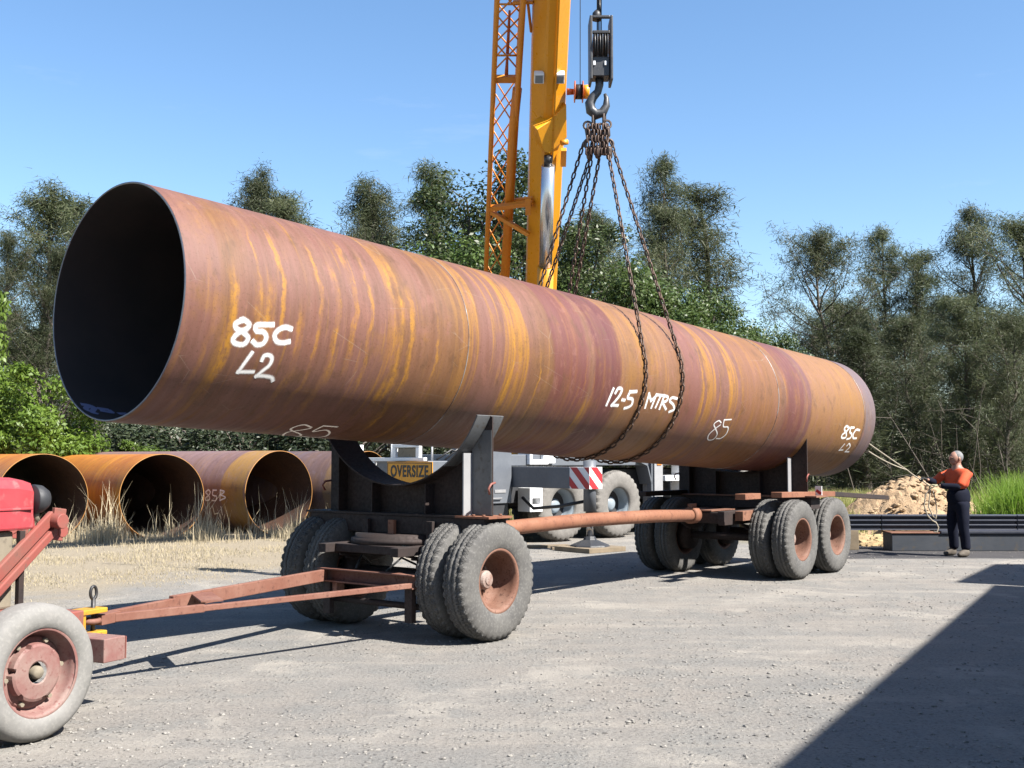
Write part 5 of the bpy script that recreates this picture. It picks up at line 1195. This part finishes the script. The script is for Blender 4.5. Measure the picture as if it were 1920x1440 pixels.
for sg in (-1, 1):
    b0 = len(N); N += [(0, sg*.085, .88, .062), (.02, sg*.11, .70, .062), (.025, sg*.12, .49, .056), (.0, sg*.125, .30, .052), (-.01, sg*.13, .09, .036), (.10, sg*.15, .045, .034)]; E_ += [(0, b0)] + [(b0+i, b0+i+1) for i in range(5)]
skin_obj('body', N, E_, M_skin, 1)
# shirt
def shirt(name, mat, z0, z1, arms):
    pass
Ns = [(.0, 0, 1.10, (.20, .165)), (.012, 0, 1.27, (.20, .16)), (.005, 0, 1.41, (.165, .12)), (.01, 0, 1.475, (.078, .075))]; Es = [(0, 1), (1, 2), (2, 3)]
for s_, e_ in ((shL, elL), (shR, elR)):
    b0 = len(Ns); m_ = s_.lerp(e_, .5); q_ = s_.lerp(e_, .85); Ns += [(*(s_ + Vector((0, 0, -.03))), .082), (*m_, .076), (*e_, .070)]; Es += [(2, b0), (b0, b0+1), (b0+1, b0+2)]
skin_obj('shirt', Ns, Es, M_hivis, 2)
Nn = [(0, 0, .84, (.18, .15)), (0, 0, .96, (.195, .165)), (.005, 0, 1.07, (.195, .16)), (.005, 0, 1.16, (.15, .12))]; skin_obj('shirt_lower', Nn, [(0, 1), (1, 2), (2, 3)], M_navy, 2)
for s_, e_, w_ in ((shL, elL, wrL), (shR, elR, wrR)): skin_obj('sleeve', [(*s_.lerp(e_, .96), .050), (*e_.lerp(w_, .10), .060), (*e_.lerp(w_, .5), .058), (*e_.lerp(w_, .92), .050)], [(0, 1), (1, 2), (2, 3)], M_navy, 2)
Nt = [(0, 0, .97, (.155, .125)), (0, 0, .91, (.155, .13))]; Et = [(0, 1)]
for sg in (-1, 1):
    b0 = len(Nt); Nt += [(.0, sg*.09, .82, .108), (.02, sg*.11, .66, .098), (.025, sg*.12, .47, .080), (.0, sg*.125, .28, .074), (-.005, sg*.13, .10, .072)]; Et += [(1, b0)] + [(b0+i, b0+i+1) for i in range(4)]
skin_obj('trousers', Nt, Et, M_navy, 2)
for sg in (-1, 1): skin_obj('boot', [(-.05, sg*.135, .055, .052), (.02, sg*.14, .062, .056), (.10, sg*.148, .048, .048), (.17, sg*.155, .036, .036), (-.015, sg*.132, .14, .050)], [(0, 1), (1, 2), (2, 3), (1, 4)], M_boot, 2)
def hand(w_, dirn, side, mat):
    w_ = Vector(w_); d = Vector(dirn).normalized(); up = Vector((0, 0, 1)); s_ = d.cross(up).normalized()*side; n_ = s_.cross(d).normalized()
    if n_.z > 0: n_ = -n_
    nodes = [(*w_, .027), (*(w_ + d*.045), (.036, .020)), (*(w_ + d*.085), (.038, .018))]; ed = [(0, 1), (1, 2)]
    for k in range(4):
        off = s_ * (-.027 + .018*k); L = (.030, .034, .032, .026)[k]; b0 = len(nodes); p = w_ + d*.09 + off
        for st, dv in ((0, d*.2), (1, d*.8 + n_*.5), (2, d*.1 + n_*1.0), (3, -d*.8 + n_*.4)):
            p = p + dv.normalized() * (L if st else .004); nodes.append((*p, .0098 - .0006*st))
        ed += [(2, b0), (b0, b0+1), (b0+1, b0+2), (b0+2, b0+3)]
    b0 = len(nodes); p = w_ + d*.035 - s_*.034; nodes += [(*p, .014), (*(p - s_*.022 + d*.022 + n_*.012), .012), (*(p - s_*.018 + d*.045 + n_*.034), .0105), (*(p + d*.058 + n_*.050), .0095)]; ed += [(1, b0), (b0, b0+1), (b0+1, b0+2), (b0+2, b0+3)]
    return skin_obj('glove', nodes, ed, mat, 1)
hand(wrL + Vector((.0, 0, 0)), (.85, -.45, .12), 1, M_glove); hand(wrR, (.9, .1, .25), -1, M_darkglove)
# face and hair
fm = MB()
def blob(m, c, r, n=10, k=7):
    vs = []; fs = []
    for i in range(k + 1):
        t = math.pi*i/k
        for j in range(n): a = 2*math.pi*j/n; vs.append((c[0] + r[0]*math.sin(t)*math.cos(a), c[1] + r[1]*math.sin(t)*math.sin(a), c[2] + r[2]*math.cos(t)))
    for i in range(k):
        for j in range(n): fs.append((i*n+j, i*n+(j+1) % n, (i+1)*n+(j+1) % n, (i+1)*n+j))
    m.add(vs, fs, True)
hd_ = MB(); blob(hd_, (.035, 0, 1.645), (.098, .077, .118), 20, 14); blob(hd_, (.065, 0, 1.585), (.062, .055, .055), 14, 10); blob(hd_, (.137, 0, 1.635), (.020, .015, .026)); blob(hd_, (.128, 0, 1.662), (.014, .045, .012))
for sg in (-1, 1): blob(hd_, (.03, sg*.078, 1.64), (.022, .012, .034))
hd_.build('head', M_skin, man)
ey = MB()
for sg in (-1, 1): blob(ey, (.122, sg*.031, 1.648), (.009, .013, .007))
ey.build('eyes', M_black, man)
mo = MB(); blob(mo, (.125, 0, 1.588), (.007, .026, .006)); mo.build('mouth', NT('lips').done((.30, .10, .09), .5), man)
hr = MB(); blob(hr, (.008, 0, 1.672), (.094, .084, .104), 20, 14); hr.build('hair', M_hair, man)
# ropes (held, so things of their own)
mw = Matrix.Translation(MF) @ Matrix.Rotation(math.radians(198), 4, 'Z') @ Matrix.Diagonal((1.12, 1.14, 1.0, 1.0))
hR, hL = mw @ (wrR + Vector((.10, 0, -.01))), mw @ (wrL + Vector((.09, -.04, -.03)))
rA, rB = PC + PA*12.42 + (PE*math.sin(2.0) + PG*math.cos(2.0))*(PIPE_R+.01), PC + PA*12.49 + (PE*math.sin(2.25) + PG*math.cos(2.25))*(PIPE_R+.01)
rA, rB = at(1621, 826, rA.y), at(1628, 846, rB.y)
def rope(pts, label, r=.011):
    root = MB(); root.tube(pts, r, 8); o = root.build('tag_rope', M_rope); return tag(o, label, 'rope', 'tag ropes')
def sagp(a, b_, sag, n=12): return [a.lerp(b_, t) + Vector((0, 0, -sag*4*t*(1-t))) for t in np.linspace(0, 1, n)]
jn = rA.lerp(hR, .72)
rope(sagp(rA, jn, .005) + sagp(jn, hR, .01)[1:] + [hL], 'upper pale tag rope running from the pipe end to the gloved hands')
rope(sagp(rB, jn, .03) , 'lower pale tag rope slack below the other, tied to the pipe end')
lp = [hL + Vector((x, 0, z)) for x, z in ((0, 0), (-.10, -.12), (-.13, -.30), (-.08, -.46), (.0, -.55), (.06, -.58), (.10, -.66), (.08, -.74), (.02, -.73))]
rope(lp, 'loose tag rope loop hanging below the man\'s hands', .012)
rope([hL + Vector((x, .02, z)) for x, z in ((0, 0), (-.03, -.16), (-.05, -.32), (.02, -.48), (.07, -.52), (.09, -.40), (.07, -.22), (.03, -.05))], 'inner coil of tag rope hanging by the man\'s thigh', .011)
for r_ in list(protos.values()):
    if not r_[0]['label']: bpy.data.objects.remove(r_[0])
